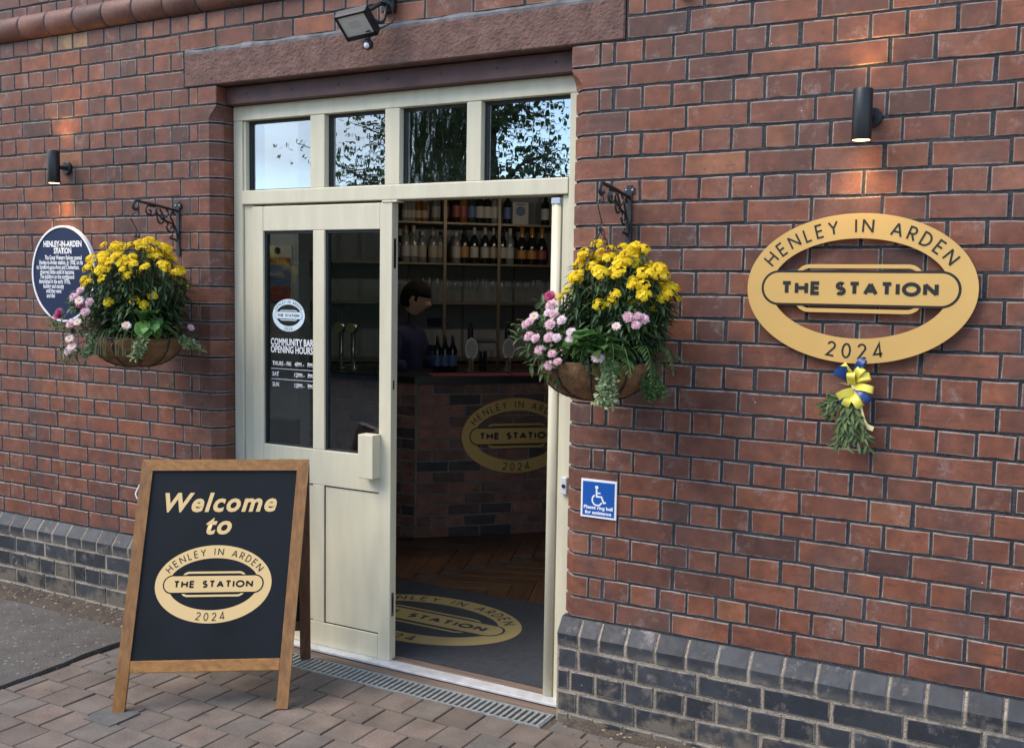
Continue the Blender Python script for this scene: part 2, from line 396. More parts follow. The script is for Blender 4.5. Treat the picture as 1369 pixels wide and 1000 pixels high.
M['chrome'] = simple('steel', (.5, .5, .5), .25, metal=1)
M['dull_steel'] = simple('galvanised', (.30, .325, .32), .55, metal=.25, bump=.15, bscale=120, var=.25, vscale=30)
M['black_metal'] = simple('black_metal', (.012, .013, .016), .42, bump=.05)
M['iron'] = simple('black_iron', (.016, .017, .02), .5, bump=.25, bscale=160, var=.3, vscale=30)
M['gold'] = simple('gold_sheet', (.66, .415, .135), .42, metal=.25, bump=.03, bscale=200, var=.06, vscale=4)
M['goldprint'] = simple('gold_print', (.76, .53, .235), .6)
M['matgold'] = simple('mat_gold_pile', (.40, .31, .13), .95, bump=.9, bscale=400)
M['matdark'] = simple('mat_dark_pile', (.035, .04, .05), .95, bump=.9, bscale=400, var=.2, vscale=30)
M['ink'] = simple('black_ink', (.012, .011, .010), .5)
M['navy'] = simple('board_black', (.0065, .0085, .0115), .6, spec=.25, var=.3, vscale=5)
M['oak'] = wood_mat('board_oak', (.29, .135, .032), (.45, .235, .065), .42, 'z', 4, .2)
M['darkwood'] = wood_mat('dark_wood', (.06, .026, .014), (.13, .06, .03), .5, 'z')
M['floorwood'] = wood_mat('floor_wood', (.07, .033, .018), (.17, .085, .042), .35, 'x', 3)
M['plank_strip'] = wood_mat('weathered_strip', (.11, .075, .055), (.2, .145, .11), .85, 'x', 4)
M['paver'] = objrand('paver', [(0, (.112, .088, .071)), (.25, (.155, .122, .10)), (.5, (.125, .112, .098)), (.75, (.18, .132, .106)), (1, (.108, .101, .09))], rough=.85, bump=.5, bscale=130, var=.24, vscale=7, rim=((.085, .07, .055), .6))
M['joint'] = ground_mat('joint_sand', (.045, .035, .026), (.12, .095, .072), 12, bump=.6)
M['asphalt'] = ground_mat('asphalt', (.065, .06, .054), (.12, .11, .10), 5, chips=(.975, (.24, .22, .19)), bump=.9, fine=160)
M['dirt'] = ground_mat('dirt', (.035, .026, .02), (.095, .073, .055), 16, chips=(.96, (.3, .22, .14)), bump=1.0, fine=130)
M['pebble'] = objrand('pebble', [(0, (.10, .08, .06)), (.6, (.17, .14, .11)), (1, (.3, .27, .23))], rough=.9)
M['white'] = simple('white_plastic', (.78, .79, .80), .35)
M['signblue'] = simple('sign_blue', (.008, .085, .36), .35)
M['plaqueblue'] = simple('plaque_blue', (.008, .018, .060), .5, spec=.25)
M['whitepaint'] = simple('white_paint', (.75, .78, .82), .45)
M['vinyl'] = simple('vinyl_pale', (.58, .70, .76), .5)
M['glass'] = glass_mat('door_glass', (.86, .90, .90), 1.5, gain=1.6, base=.03)
M['transom_glass'] = glass_mat('transom_glass', (.55, .6, .62), 1.52, wavy=.035, gain=3.0, base=.26)
M['transom_wavy'] = glass_mat('old_wavy_glass', (.55, .6, .62), 1.52, wavy=.5, gain=3.0, base=.26)
M['drinkglass'] = glass_mat('drink_glass', (.93, .95, .94), 1.5, gain=1.2, base=.04)
M['coir'] = simple('coir', (.17, .088, .038), .95, bump=1.0, bscale=120, var=.45, vscale=26, detail=8)
M['wire'] = simple('basket_wire', (.015, .018, .016), .5)
M['leaf_dark'] = leaf_mat('wallflower_leaf', (.022, .054, .022), (.060, .115, .042), .5, .2)
M['leaf_mid'] = leaf_mat('mid_leaf', (.035, .075, .022), (.085, .15, .04), .45, .25)
M['leaf_prim'] = leaf_mat('primrose_leaf', (.065, .165, .04), (.12, .26, .07), .4, .25)
M['leaf_var'] = leaf_mat('variegated_leaf', (.09, .17, .05), (.46, .52, .28), .5, .25)
M['leaf_fern'] = leaf_mat('fern_leaf', (.045, .10, .025), (.09, .17, .045), .5, .25)
M['leaf_olive'] = leaf_mat('sprig_leaf', (.05, .095, .03), (.13, .19, .065), .6, .2)
M['stem'] = simple('stem_green', (.06, .09, .03), .6)
M['yellow'] = leaf_mat('yellow_petal', (.86, .58, .006), (.96, .84, .04), .7, .45)
M['yellow_core'] = simple('flower_core', (.5, .2, .005), .7)
M['pink'] = leaf_mat('pink_petal', (.64, .33, .40), (.84, .62, .67), .55, .3)
M['palepink'] = leaf_mat('pale_petal', (.74, .55, .60), (.84, .72, .74), .55, .3)
M['magenta'] = leaf_mat('magenta_petal', (.36, .02, .10), (.52, .05, .18), .55, .3)
M['ribbon_y'] = simple('yellow_ribbon', (.80, .70, .10), .35)
M['ribbon_c'] = simple('cream_ribbon', (.78, .72, .38), .35)
M['ribbon_b'] = simple('blue_ribbon', (.012, .05, .20), .35)
M['lamp_warm'] = simple('lamp_lens', (.9, .7, .4), .3, emit=((1.0, .55, .18), 9))
M['flood_glass'] = simple('flood_glass', (.62, .62, .60), .15, coat=.3)
M['reflector'] = simple('reflector', (.6, .6, .58), .3, metal=.3)

# ------------------------------------------------------------------ ground and paving
H = 0.08573                      # brick course
ZL = 26 * H + 0.42               # underside of the lintel
mb = MB(); mb.box(-400, 400, -400, 0.30, -.6, -.045)
g = mb.build('ground', M['asphalt']); tag(g, kind='structure')

def rim_block(w, h_, d, inset=.006, bev=.002, jit=.0012, rv=None, up=False):
    """a piece with a raised face, extents w x h_, face at depth 0, body going back by d. Face plane x-z (or x-y when up)"""
    rv = rv or random
    def ring(i, mid):
        j = jit
        pts = [(i, i), (w / 2, i), (w - i, i), (w - i, h_ - i), (w / 2, h_ - i), (i, h_ - i)]
        return [(a + rv.uniform(-j, j), b + rv.uniform(-j, j)) for a, b in pts]
    r0 = ring(0, 0); r1 = [(a + (w / 2 - a) * 2 * bev / w, b + (h_ / 2 - b) * 2 * bev / h_) for a, b in r0]
    r2 = ring(inset, 0)
    deps = [d, bev, 0, -.0003]
    vs = []; ed = []
    for ri, (rg, dp, e) in enumerate(zip((r0, r0, r1, r2), deps, (1, 1, 1, 0))):
        for a, b in rg:
            vs.append((a, dp, b) if not up else (a, b, -dp)); ed.append(e)
    fs = []
    for k in range(3):
        for i in range(6):
            j2 = (i + 1) % 6
            q = (k * 6 + i, k * 6 + j2, (k + 1) * 6 + j2, (k + 1) * 6 + i)
            fs.append(q if not up else q)
    fs.append((18, 19, 22, 23)); fs.append((19, 20, 21, 22))
    return vs, fs, ed
_cache = {}
def piece_mesh(name, w, h_, d, mat, var, up=False, inset=.006, bev=.002, jit=.0012):
    key = (name, round(w, 3), round(h_, 3), var, up)
    if key not in _cache:
        rv = random.Random(hash(key) % 9999 if False else int(w * 1e4) * 31 + int(h_ * 1e4) * 7 + var * 131)
        m_ = MB(); m_.add(*rim_block(round(w, 3), round(h_, 3), d, inset, bev, jit, rv, up))
        _cache[key] = m_.mesh(name, mat, True)
    return _cache[key]

# asphalt path on the left, slightly raised, and its frayed edge
mb = MB()
pts = [(-6, -9)] + [(.0 + .02 * math.sin(y * 3.1) + rnd(-.012, .012), y) for y in [-9 + i * .09 for i in range(98)]] + [(-.02, -.20), (-6, -.20)]
mb.prism(pts, -.05, .012)
o = mb.build('asphalt_path', M['asphalt']); tag(o, kind='structure')
mb = MB()   # dirt strip at the foot of the wall
nx = 90
def dirt_edge(x): return -.215 + .03 * noise.noise(Vector((x * 3, 0, 1))) + .012 * noise.noise(Vector((x * 14, 0, 1)))
vs = []; fs = []
for i in range(nx + 1):
    x = -4 + 4.35 * i / nx
    for j in range(7):
        t = j / 6
        y = .06 * (1 - t) + dirt_edge(x) * t
        z = .016 + .022 * (1 - t) + .006 * noise.noise(Vector((x * 12, y * 12, 0))) - (.02 if j == 6 else 0)
        vs.append((x, y, z))
for i in range(nx):
    for j in range(6): fs.append((i * 7 + j, i * 7 + j + 1, (i + 1) * 7 + j + 1, (i + 1) * 7 + j))
mb.smooth = True; mb.add(vs, fs); o = mb.build('dirt_strip', M['dirt'], fix=True); tag(o, kind='structure')
mb = MB(); vs = []; fs = []   # dirt along the right-hand plinth
for i in range(nx + 1):
    x = 2.2 + 3.4 * i / nx
    e = -.085 - .05 * min(1, max(0, (x - 2.4) * 2)) + .03 * noise.noise(Vector((x * 4, 3, 1)))
    for j in range(6):
        t = j / 5; y = .02 * (1 - t) + e * t
        vs.append((x, y, .008 + .028 * (1 - t) + .007 * noise.noise(Vector((x * 14, y * 14, 4))) - (.02 if j == 5 else 0)))
for i in range(nx):
    for j in range(5): fs.append((i * 6 + j, i * 6 + j + 1, (i + 1) * 6 + j + 1, (i + 1) * 6 + j))
mb.smooth = True; mb.add(vs, fs); o = mb.build('dirt_strip', M['dirt'], fix=True); tag(o, kind='structure')
# loose grit
for name, x0, x1, y0, y1, n_, z_ in (('grit', -1.6, .0, -.95, -.03, 340, .014), ('grit', 2.15, 4.2, -.3, -.05, 160, .012), ('grit', .0, .3, -.9, -.1, 70, .002)):
    mb = MB()
    for i in range(n_):
        x = rnd(x0, x1); y = rnd(y0, y1) if rnd(0, 1) < .4 else y1 - abs(random.gauss(0, .09))
        s_ = rnd(.0015, .0055); mb.ball((x, y, z_ + (.016 if y > -.15 else 0) + s_ * .3), s_, 5, 3, (1, rnd(.6, 1.2), .6))
    o = mb.build(name, M['pebble']); tag(o, kind='stuff')

# block paving
PX, PY = .1512, .1645
paving = MB(); paving.box(.0, 5.6, -4.6, -.002, -.045, -.006)
paving = paving.build('block_paving', M['joint']); tag(paving, kind='structure')
rest = MB(); far = 0
from_cam = (3.9085, -3.6376)
def in_view(x, y, z, mrg=.02):
    q = Vector((x - 3.9085, y + 3.6376, z - 1.7176)); d = q.dot(_f)
    if d < .1: return False
    u_, v_ = q.dot(_r) / d * (36.155 / 36), q.dot(_u) / d * (36.155 / 36)
    return abs(u_) < .5 + mrg and abs(v_) < .365 + mrg
for row in range(27):
    y1 = -.139 - row * PY; y0 = y1 - PY
    off = 1.137 if row % 2 == 0 else 1.212
    k0 = math.floor((.005 - off) / PX) - 1
    for k in range(k0, k0 + 40):
        xa = off + k * PX; xb = xa + PX
        xa = max(xa, .01 + .012 * math.sin(row * 2.3)); xb = min(xb, 5.55)
        if xb - xa < .03: continue
        w = xb - xa - .0045; hh = PY - .0045
        var = random.randrange(5)
        z = rnd(-.0015, .002)
        if in_view((xa + xb) / 2, (y0 + y1) / 2, 0, .06):
            o = link('paver', piece_mesh('paver', w, hh, .04, M['paver'], var, True, .007, .003, .0016), paving, (xa + .00225, y0 + .00225, z))
            o.rotation_euler = (rnd(-.006, .006), rnd(-.006, .006), rnd(-.006, .006))
        else:
            v_, f_, e_ = rim_block(w, hh, .04, .007, .003, .0016, up=True)
            rest.add([(a + xa + .003, b + y0 + .003, c + z) for a, b, c in v_], f_, e_)
# pavers beside the channel drain, right of the doorway
for k in range(4):
    xa = 2.165 + k * PX
    o = link('paver', piece_mesh('paver', PX - .006, .128, .04, M['paver'], k, True, .007, .003, .0016), paving, (xa, -.136, -.002))
o = rest.build('paver_field', M['paver'], paving, use_edge=True); tag(o, kind='stuff')

# ------------------------------------------------------------------ brick walls
XL_SQ, XR_SQ, CH = .295, 2.149, .048      # square corners of the opening, size of the chamfer
def corner_brick(side, length, stop=None, h_=H - .010, depth=.112, var=0):
    """brick with its outer arris chamfered; local x runs from the outer end to the opening. side=+1: opening at +x"""
    rv = random.Random(var * 17 + int(length * 1000))
    zs = [0, .006, h_ * .25, h_ * .5, h_ * .75, h_ - .006, h_]
    mb = MB(); n = 7; vs = []; ed = []
    for zi, z in enumerate(zs):
        c = CH
        if stop == 'square': c = .003
        elif stop == 'tongue':
            t = z / h_; c = CH * (1 - min(1, max(0, (t - .15) / .75)) ** 1.4); c = max(c, .003)
        L_ = length
        ring = [(0, 0), (.006, 0), (L_ - c, 0), (L_ - c * .5, c * .5), (L_, c), (L_, depth), (0, depth)]
        for k, (a, b) in enumerate(ring):
            a2 = a if side > 0 else -a
            vs.append((a2 + rv.uniform(-.0006, .0006), b + rv.uniform(-.0006, .0006), z)); ed.append(1 if zi in (0, len(zs) - 1) or k == 0 else 0)
    fs = []
    for i in range(len(zs) - 1):
        for k in range(n):
            k2 = (k + 1) % n; fs.append((i * n + k, i * n + k2, (i + 1) * n + k2, (i + 1) * n + k))
    fs.append(tuple(range(n - 1, -1, -1))); fs.append(tuple((len(zs) - 1) * n + k for k in range(n)))
    if side < 0: fs = [tuple(reversed(f)) for f in fs]
    return mb.add(vs, fs, ed)

brick_jobs = {'L': [], 'R': []}      # (mesh, loc, rot)
def lay(side, x0, x1, z, mat='brick', proud=0.0):
    w = x1 - x0 - .0108; var = random.randrange(5)
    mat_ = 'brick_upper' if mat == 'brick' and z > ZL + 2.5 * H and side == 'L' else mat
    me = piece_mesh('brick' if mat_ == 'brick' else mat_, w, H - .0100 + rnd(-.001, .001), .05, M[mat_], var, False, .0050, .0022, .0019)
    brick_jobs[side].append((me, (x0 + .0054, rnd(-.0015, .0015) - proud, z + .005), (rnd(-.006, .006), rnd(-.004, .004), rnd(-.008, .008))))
_corner = {}
def lay_corner(side, L_, z, stop=None):
    v = random.randrange(3); key = (side, round(L_, 3), stop, v)
    if key not in _corner: _corner[key] = corner_brick(1 if side == 'L' else -1, round(L_, 3), stop, var=v).mesh('corner_brick', M['brick'], True)
    x = XL_SQ - L_ if side == 'L' else XR_SQ + L_
    brick_jobs[side].append((_corner[key], (x, rnd(-.001, .001), z + .005), (0, 0, 0)))

HP = .1175
LEFT_X0, RIGHT_X1 = -3.3, 5.3
for idx in range(-7, 26):            # course between line idx (top) and idx+1 (bottom)
    zb = ZL - (idx + 1) * H
    header = idx % 2 == 0
    if idx == -5: continue           # string course
    # ---- left part
    if idx >= 0:
        stop = 'square' if idx == 0 else ('tongue' if idx == 1 else None)
        if header:
            lay_corner('L', .295 - .176 - .004, zb, stop); lay('L', .1175, .176, zb)
            k = 1
            while k * HP > LEFT_X0: lay('L', (k - 1) * HP, k * HP, zb); k -= 1
        else:
            lay_corner('L', .295 - .059 - .004, zb, stop)
            x = .059
            while x > LEFT_X0: lay('L', x - 2 * HP, x, zb); x -= 2 * HP
    else:
        x_end = .088 if idx >= -2 else 2.368
        js = []
        if header:
            k = -28
            while k * HP < x_end - .03: js.append(k * HP); k += 1
        else:
            x = .059 - 14 * 2 * HP
            while x < x_end - .05: js.append(x); x += 2 * HP
        if x_end - js[-1] < .08: js.pop()
        js.append(x_end)
        for a, b in zip(js[:-1], js[1:]): lay('L', a, b, zb)
    # ---- right part
    if idx >= 0:
        stop = 'square' if idx == 0 else ('tongue' if idx == 1 else None)
        if header:
            lay_corner('R', .114, zb, stop)
            js = [2.267, 2.327] + [2.442 + .11505 * i for i in range(9)] + [3.515 + .1207 * i for i in range(16)]
        else:
            lay_corner('R', .231, zb, stop)
            js = [2.384, 2.614, 2.845, 3.077, 3.311] + [3.454 + .2414 * i for i in range(9)]
    else:
        if header: js = [2.372] + ([2.442] if idx < -2 else []) + [2.442 + .11505 * i for i in range(0 if idx >= -2 else 1, 9)] + [3.515 + .1207 * i for i in range(16)]
        else: js = [2.372, 2.614, 2.845, 3.077, 3.311] + [3.454 + .2414 * i for i in range(9)]
    for a, b in zip(js[:-1], js[1:]):
        if b - a > .03: lay('R', a + rnd(-.002, .002), b + rnd(-.002, .002), zb)

WALL = {}
WALL['L'] = thing('brick_wall', 'red brick wall with dark joints left of and above the cream door, blue brick plinth', 'wall', (0, 0, 0))
WALL['R'] = thing('brick_wall', 'red brick wall right of the doorway carrying the big gold oval sign, blue brick plinth', 'wall', (2.149, 0, 0))
for side, wt in WALL.items():
    ox = wt.location.x
    vis = []; rest_jobs = []
    for me, loc, rot in brick_jobs[side]:
        (vis if in_view(loc[0] + .06, 0, loc[2] + .04, .03) else rest_jobs).append((me, loc, rot))
    vis.sort(key=lambda j: (Vector(j[1]) - Vector(_m.translation)).length)
    corner = [j for j in vis if j[0].name.startswith('corner')]; plain = [j for j in vis if not j[0].name.startswith('corner')]
    rest_jobs += plain[300:]
    for me, loc, rot in corner + plain[:300]:
        o = link('corner_brick' if me.name.startswith('corner') else 'brick', me, wt, (loc[0] - ox, loc[1], loc[2])); o.rotation_euler = rot
    for mname in ('brick', 'brick_upper', 'corner_brick'):
        rm = MB()
        for me, loc, rot in rest_jobs:
            if me.name.split('.')[0] != mname: continue
            vals = [0.0] * len(me.vertices); me.attributes['edge'].data.foreach_get('value', vals)
            rm.add([(v.co.x + loc[0] - ox, v.co.y + loc[1], v.co.z + loc[2]) for v in me.vertices], [tuple(q.vertices) for q in me.polygons], vals)
        if rm.v:
            o = rm.build('brick_field', M['brick' if mname == 'corner_brick' else mname], wt, use_edge=True); tag(o, kind='stuff')
# mortar cores
mb = MB(); c = CH + .004; xe = XL_SQ - .004
mb.prism([(LEFT_X0 - .1, .004), (xe - c, .004), (xe, .004 + c), (xe, .30), (LEFT_X0 - .1, .30)], 0, ZL - H)
xe2 = XL_SQ - .004
mb.prism([(LEFT_X0 - .1, .0035), (xe2, .0035), (xe2, .30), (LEFT_X0 - .1, .30)], ZL - H, ZL)
mb.prism([(LEFT_X0 - .1, .004), (.088, .004), (.088, .30), (LEFT_X0 - .1, .30)], ZL + .0005, ZL + 1.86 * H)
mb.prism([(LEFT_X0 - .1, .004), (2.37, .004), (2.37, .30), (LEFT_X0 - .1, .30)], ZL + 1.862 * H, 3.35)
mb.build('mortar', M['mortar'], WALL['L'])
mb = MB(); xs = XR_SQ + .004 - 2.149
mb.prism([(xs + c, .004), (RIGHT_X1 - 2.1, .004), (RIGHT_X1 - 2.1, .30), (xs, .30), (xs, .004 + c)], 0, ZL - H)
mb.prism([(xs, .0035), (RIGHT_X1 - 2.1, .0035), (RIGHT_X1 - 2.1, .30), (xs, .30)], ZL - H, ZL)
mb.prism([(2.3705 - 2.149, .004), (RIGHT_X1 - 2.1, .004), (RIGHT_X1 - 2.1, .30), (2.3705 - 2.149, .30)], ZL + .0005, 3.35)
mb.build('mortar', M['mortar'], WALL['R'])
# untidy mortar smear above the lintel
mb = MB(); vs = []; fs = []
for i in range(61):
    x = .10 + 2.26 * i / 60
    vs += [(x, -.003 + .001 * noise.noise(Vector((x * 9, 1, 0))), ZL + 1.78 * H), (x, -.0055, ZL + 1.9 * H), (x, -.004, ZL + 2.0 * H + .01 * noise.noise(Vector((x * 7, 0, 0)))), (x, .006, ZL + 2.06 * H + .01 * noise.noise(Vector((x * 7, 0, 0))))]
for i in range(60):
    for j in range(3): fs.append((i * 4 + j, (i + 1) * 4 + j, (i + 1) * 4 + j + 1, i * 4 + j + 1))
mb.add(vs, fs); mb.build('mortar_bed', simple('grey_mortar_bed', (.17, .17, .18), .9, bump=.8, bscale=60, var=.5, vscale=14), WALL['L'])

# string course of rounded terracotta bricks
sc_prof = [(-.0, 0), (-.018, .003), (-.038, .018), (-.052, .045), (-.055, .07), (-.048, .095), (-.03, .114), (-.012, .122), (.06, .124), (.06, 0)]
_sm = []
for v in range(3):
    mb = MB(); L_ = .206
    rv = random.Random(v)
    n = len(sc_prof); vs = []; ed = []
    for x, e in ((0, 1), (.006, 0), (L_ - .006, 0), (L_, 1)):
        for y, z in sc_prof: vs.append((x, y * (.93 if e else 1) + rv.uniform(-.001, .001), z + (.002 if e else 0))); ed.append(e)
    fs = [(i * n + k, (i + 1) * n + k, (i + 1) * n + (k + 1) % n, i * n + (k + 1) % n) for i in range(3) for k in range(n)]
    fs += [tuple(range(n)), tuple(3 * n + k for k in range(n - 1, -1, -1))]
    mb.smooth = True; mb.add(vs, fs, ed); _sm.append(mb.mesh('moulded_brick', M['terracotta'], True))
sm_part = MB(); sm_part.box(LEFT_X0, 2.36, -.02, .05, ZL + 4.02 * H + .004, ZL + 4.02 * H + .112); sm_part = sm_part.build('string_course', M['mortar'], WALL['L'])
x = -3.2
while x < 2.2:
    link('moulded_brick', random.choice(_sm), sm_part, (x, rnd(-.002, .002), ZL + 4.0 * H + rnd(-.001, .001))); x += .2135

# plinth of blue bricks
PP = .045                                   # projection
def cant_mesh(w, v, hh=.105):
    rv = random.Random(v * 7 + int(w * 1e4))
    prof = [(0.03, 0), (-PP, 0), (-PP, .045), (-.002, hh - .004), (.03, hh)]
    mb = MB(); n = 5; vs = []; ed = []
    for x, e in ((0, 1), (.007, .0), (w - .007, 0), (w, 1)):
        for k, (y, z) in enumerate(prof): vs.append((x + rv.uniform(-.001, .001), y + (.003 if e else 0) + rv.uniform(-.001, .001), z + rv.uniform(-.001, .001))); ed.append(1 if e else (.6 if k in (1,) else 0))
    fs = [(i * n + k, (i + 1) * n + k, (i + 1) * n + (k + 1) % n, i * n + (k + 1) % n) for i in range(3) for k in range(n)]
    fs += [tuple(range(n)), tuple(3 * n + k for k in range(n - 1, -1, -1))]
    return mb.add(vs, fs, ed).mesh('plinth_brick', M['blue'], True)
_cants = {}
def cant(w):
    v = random.randrange(3); k = (round(w, 3), v)
    if k not in _cants: _cants[k] = cant_mesh(round(w, 3), v)
    return _cants[k]
ZP = .42
BH = (ZP - .105 - .012) / 3.45
for side, x_from, x_to in (('L', LEFT_X0, .289), ('R', 2.153, RIGHT_X1)):
    wt = WALL[side]; ox = wt.location.x
    core = MB(); core.box(x_from - ox + .004, x_to - ox - .004, -PP + .005, .1, 0, ZP - .107); core.prism([(.1, ZP - .1065), (-PP + .004, ZP - .1065), (-PP + .004, ZP - .062), (.001, ZP - .007), (.1, ZP - .006)][::-1], x_from - ox + .006, x_to - ox - .006, 'x')
    plinth = core.build('plinth', M['mortar_sand'], wt)
    pieces = []
    if side == 'L':
        x = .289
        while x > x_from: pieces.append((x - .118, x)); x -= .118
    else:
        js = [2.153, 2.251, 2.335, 2.449] + [2.449 + .1198 * i for i in range(1, 25)]
        pieces = list(zip(js[:-1], js[1:]))
    field = MB()
    def put(me, loc):
        if in_view(loc[0] + .05, -PP, loc[2] + .03, .04):
            o = link('plinth_brick', me, plinth, (loc[0] - ox, loc[1], loc[2])); o.rotation_euler = (rnd(-.006, .006), rnd(-.005, .005), rnd(-.006, .006))
        else:
            vals = [0.0] * len(me.vertices); me.attributes['edge'].data.foreach_get('value', vals)
            field.add([(v.co.x + loc[0] - ox, v.co.y + loc[1], v.co.z + loc[2]) for v in me.vertices], [tuple(q.vertices) for q in me.polygons], vals)
    for a, b in pieces: put(cant(b - a - .009), (a + .0045, rnd(-.002, .002), ZP - .105))
    for r_ in range(4):
        z0 = ZP - .105 - .008 - (r_ + 1) * BH
        strch = r_ % 2 == 0
        step = .243 if strch else .1215
        js = []
        if side == 'L':
            x = .284 - (0.02 if strch else .06)
            js.append(.284)
            while x > x_from: js.append(x); x -= step
            js.reverse()
        else:
            js = [2.158, 2.215 if not strch else 2.25] + [(2.495 if strch else 2.327) + step * i for i in range(14 if strch else 28)]
        for a, b in zip(js[:-1], js[1:]):
            if b - a < .025: continue
            put(piece_mesh('plinth_face', b - a - .011, BH - .011, .06, M['blue'], random.randrange(5), False, .007, .003, .0025), (a + .005, -PP + rnd(-.003, .002), z0 + .006))
    if field.v:
        o = field.build('plinth_brick_field', M['blue'], plinth, use_edge=True); tag(o, kind='stuff')

# ------------------------------------------------------------------ lintel over the doorway
lin = thing('lintel', 'long rough reddish stone lintel above the doorway with a brown beam below', 'lintel', (1.23, 0, ZL))
nxl, nzl = 420, 30
vs = []; fs = []
x0, x1, z0, z1 = .092 - 1.23, 2.366 - 1.23, .002, 1.84 * H
for i in range(nxl + 1):
    for j in range(nzl + 1):
        x = x0 + (x1 - x0) * i / nxl; z = z0 + (z1 - z0) * j / nzl
        q = Vector((x * 62, z * 62, 2.0))
        d = .0017 * noise.noise(q) + .0018 * noise.noise(q * 2.1) + .0012 * noise.noise(q * .3)
        b = 0 if 0 < i < nxl and 0 < j < nzl else .006
        zz = z + (.004 * noise.noise(Vector((x * 9, 7, 0))) if j == nzl else 0) + (.0015 * noise.noise(Vector((x * 20, 3, 0))) if j == 0 else 0)
        vs.append((x, -.0045 + d + b, zz))
for i in range(nxl):
    for j in range(nzl): fs.append((i * (nzl + 1) + j, (i + 1) * (nzl + 1) + j, (i + 1) * (nzl + 1) + j + 1, i * (nzl + 1) + j + 1))
mb = MB(); mb.add(vs, fs); mb.box(x0 + .002, x1 - .002, .004, .29, z0 + .001, z1 - .004)
mb.build('stone', M['stone'], lin)
mb = MB(); mb.box(.296 - 1.23, 2.148 - 1.23, .062, .17, -.083, -.0015, .003)
bo = mb.build('beam', M['beam'], lin)
for i in range(7):
    mb = MB(); mb.lathe([(.005, -.002), (.004, -.003), (.0001, -.004)], 8, (-.8 + i * .27, .062, -.04), 'y'); mb.build('bolt', M['iron'], bo)

# ------------------------------------------------------------------ door frame with transom lights
FY = .11
fr = thing('door_frame', 'cream timber door frame with four glazed lights over the doorway', 'door frame', (1.222, FY, 0))
def fbox(name, xa, xb, za, zb, ya=0.0, yb=.09, mat='cream', bev=.003, parent=None):
    m_ = MB(); m_.box(xa - 1.222, xb - 1.222, ya, yb, za, zb, bev); return m_.build(name, M[mat], parent or fr)
ZT = 2.566
fbox('jamb', .297, .352, .012, ZT - .071); fbox('jamb', 2.092, 2.147, .012, ZT - .071)
fbox('head', .297, 2.147, ZT - .07, ZT - .001)
fbox('stop_bead', .3525, .409, .012, 2.098, .012, .085, bev=.006); fbox('stop_bead', 2.0605, 2.0915, .012, 2.098, .012, .085, bev=.006)
fbox('stop_bead', .3525, .366, 2.166, ZT - .0712, .010, .05, bev=.003)
fbox('transom', .3525, 2.0915, 2.099, 2.165, -.004, .09, bev=.004)
mull = [(.768, .851), (1.189, 1.267), (1.610, 1.681)]
for a, b in mull: fbox('mullion', a, b, 2.166, ZT - .0712, .002, .088)
pan = [(.367, .768), (.851, 1.189), (1.267, 1.610), (1.681, 2.092)]
for i, (a, b) in enumerate(pan):
    gm = MB(); za, zb = 2.166, ZT - .0712
    for q in ((a, a + .013, za, zb), (b - .006, b, za, zb), (a + .0131, b - .0061, za, za + .006), (a + .0131, b - .0061, zb - .012, zb)): gm.box(q[0] - 1.222, q[1] - 1.222, .034, .06, q[2], q[3])
    gasket = gm.build('gasket', M['gasket'], fr)
    pm = MB(); pm.box(a + .008 - 1.222, b - .004 - 1.222, .044, .050, za + .004, zb - .008)
    o = pm.build('pane', M['transom_wavy' if i == 2 else 'transom_glass'], fr)
    if i == 2: tag(o, 'old rippled pane')
# threshold
fbox('threshold', .30, 2.146, .004, .016, -.052, .02, 'alu', .002)
fbox('sill_board', .30, 2.146, .0, .020, .0205, .075, 'plank_strip', .002)
fbox('timber_strip', .30, 2.146, -.02, .002, -.105, -.0525, 'plank_strip', .003)
# doorbell
db = thing('doorbell', 'small grey doorbell push with black button on the right door jamb', 'doorbell', (2.105, FY - .0005, .885))
mb = MB(); mb.box(-.013, .013, -.017, 0, 0, .072, .004); mb.build('housing', simple('bell_grey', (.55, .57, .60), .4), db)
mb = MB(); mb.lathe([(.0085, -.0165), (.0085, -.0195), (.006, -.021), (.0001, -.0212)], 16, (0, 0, .036), 'y'); mb.build('button', M['black_metal'], db)

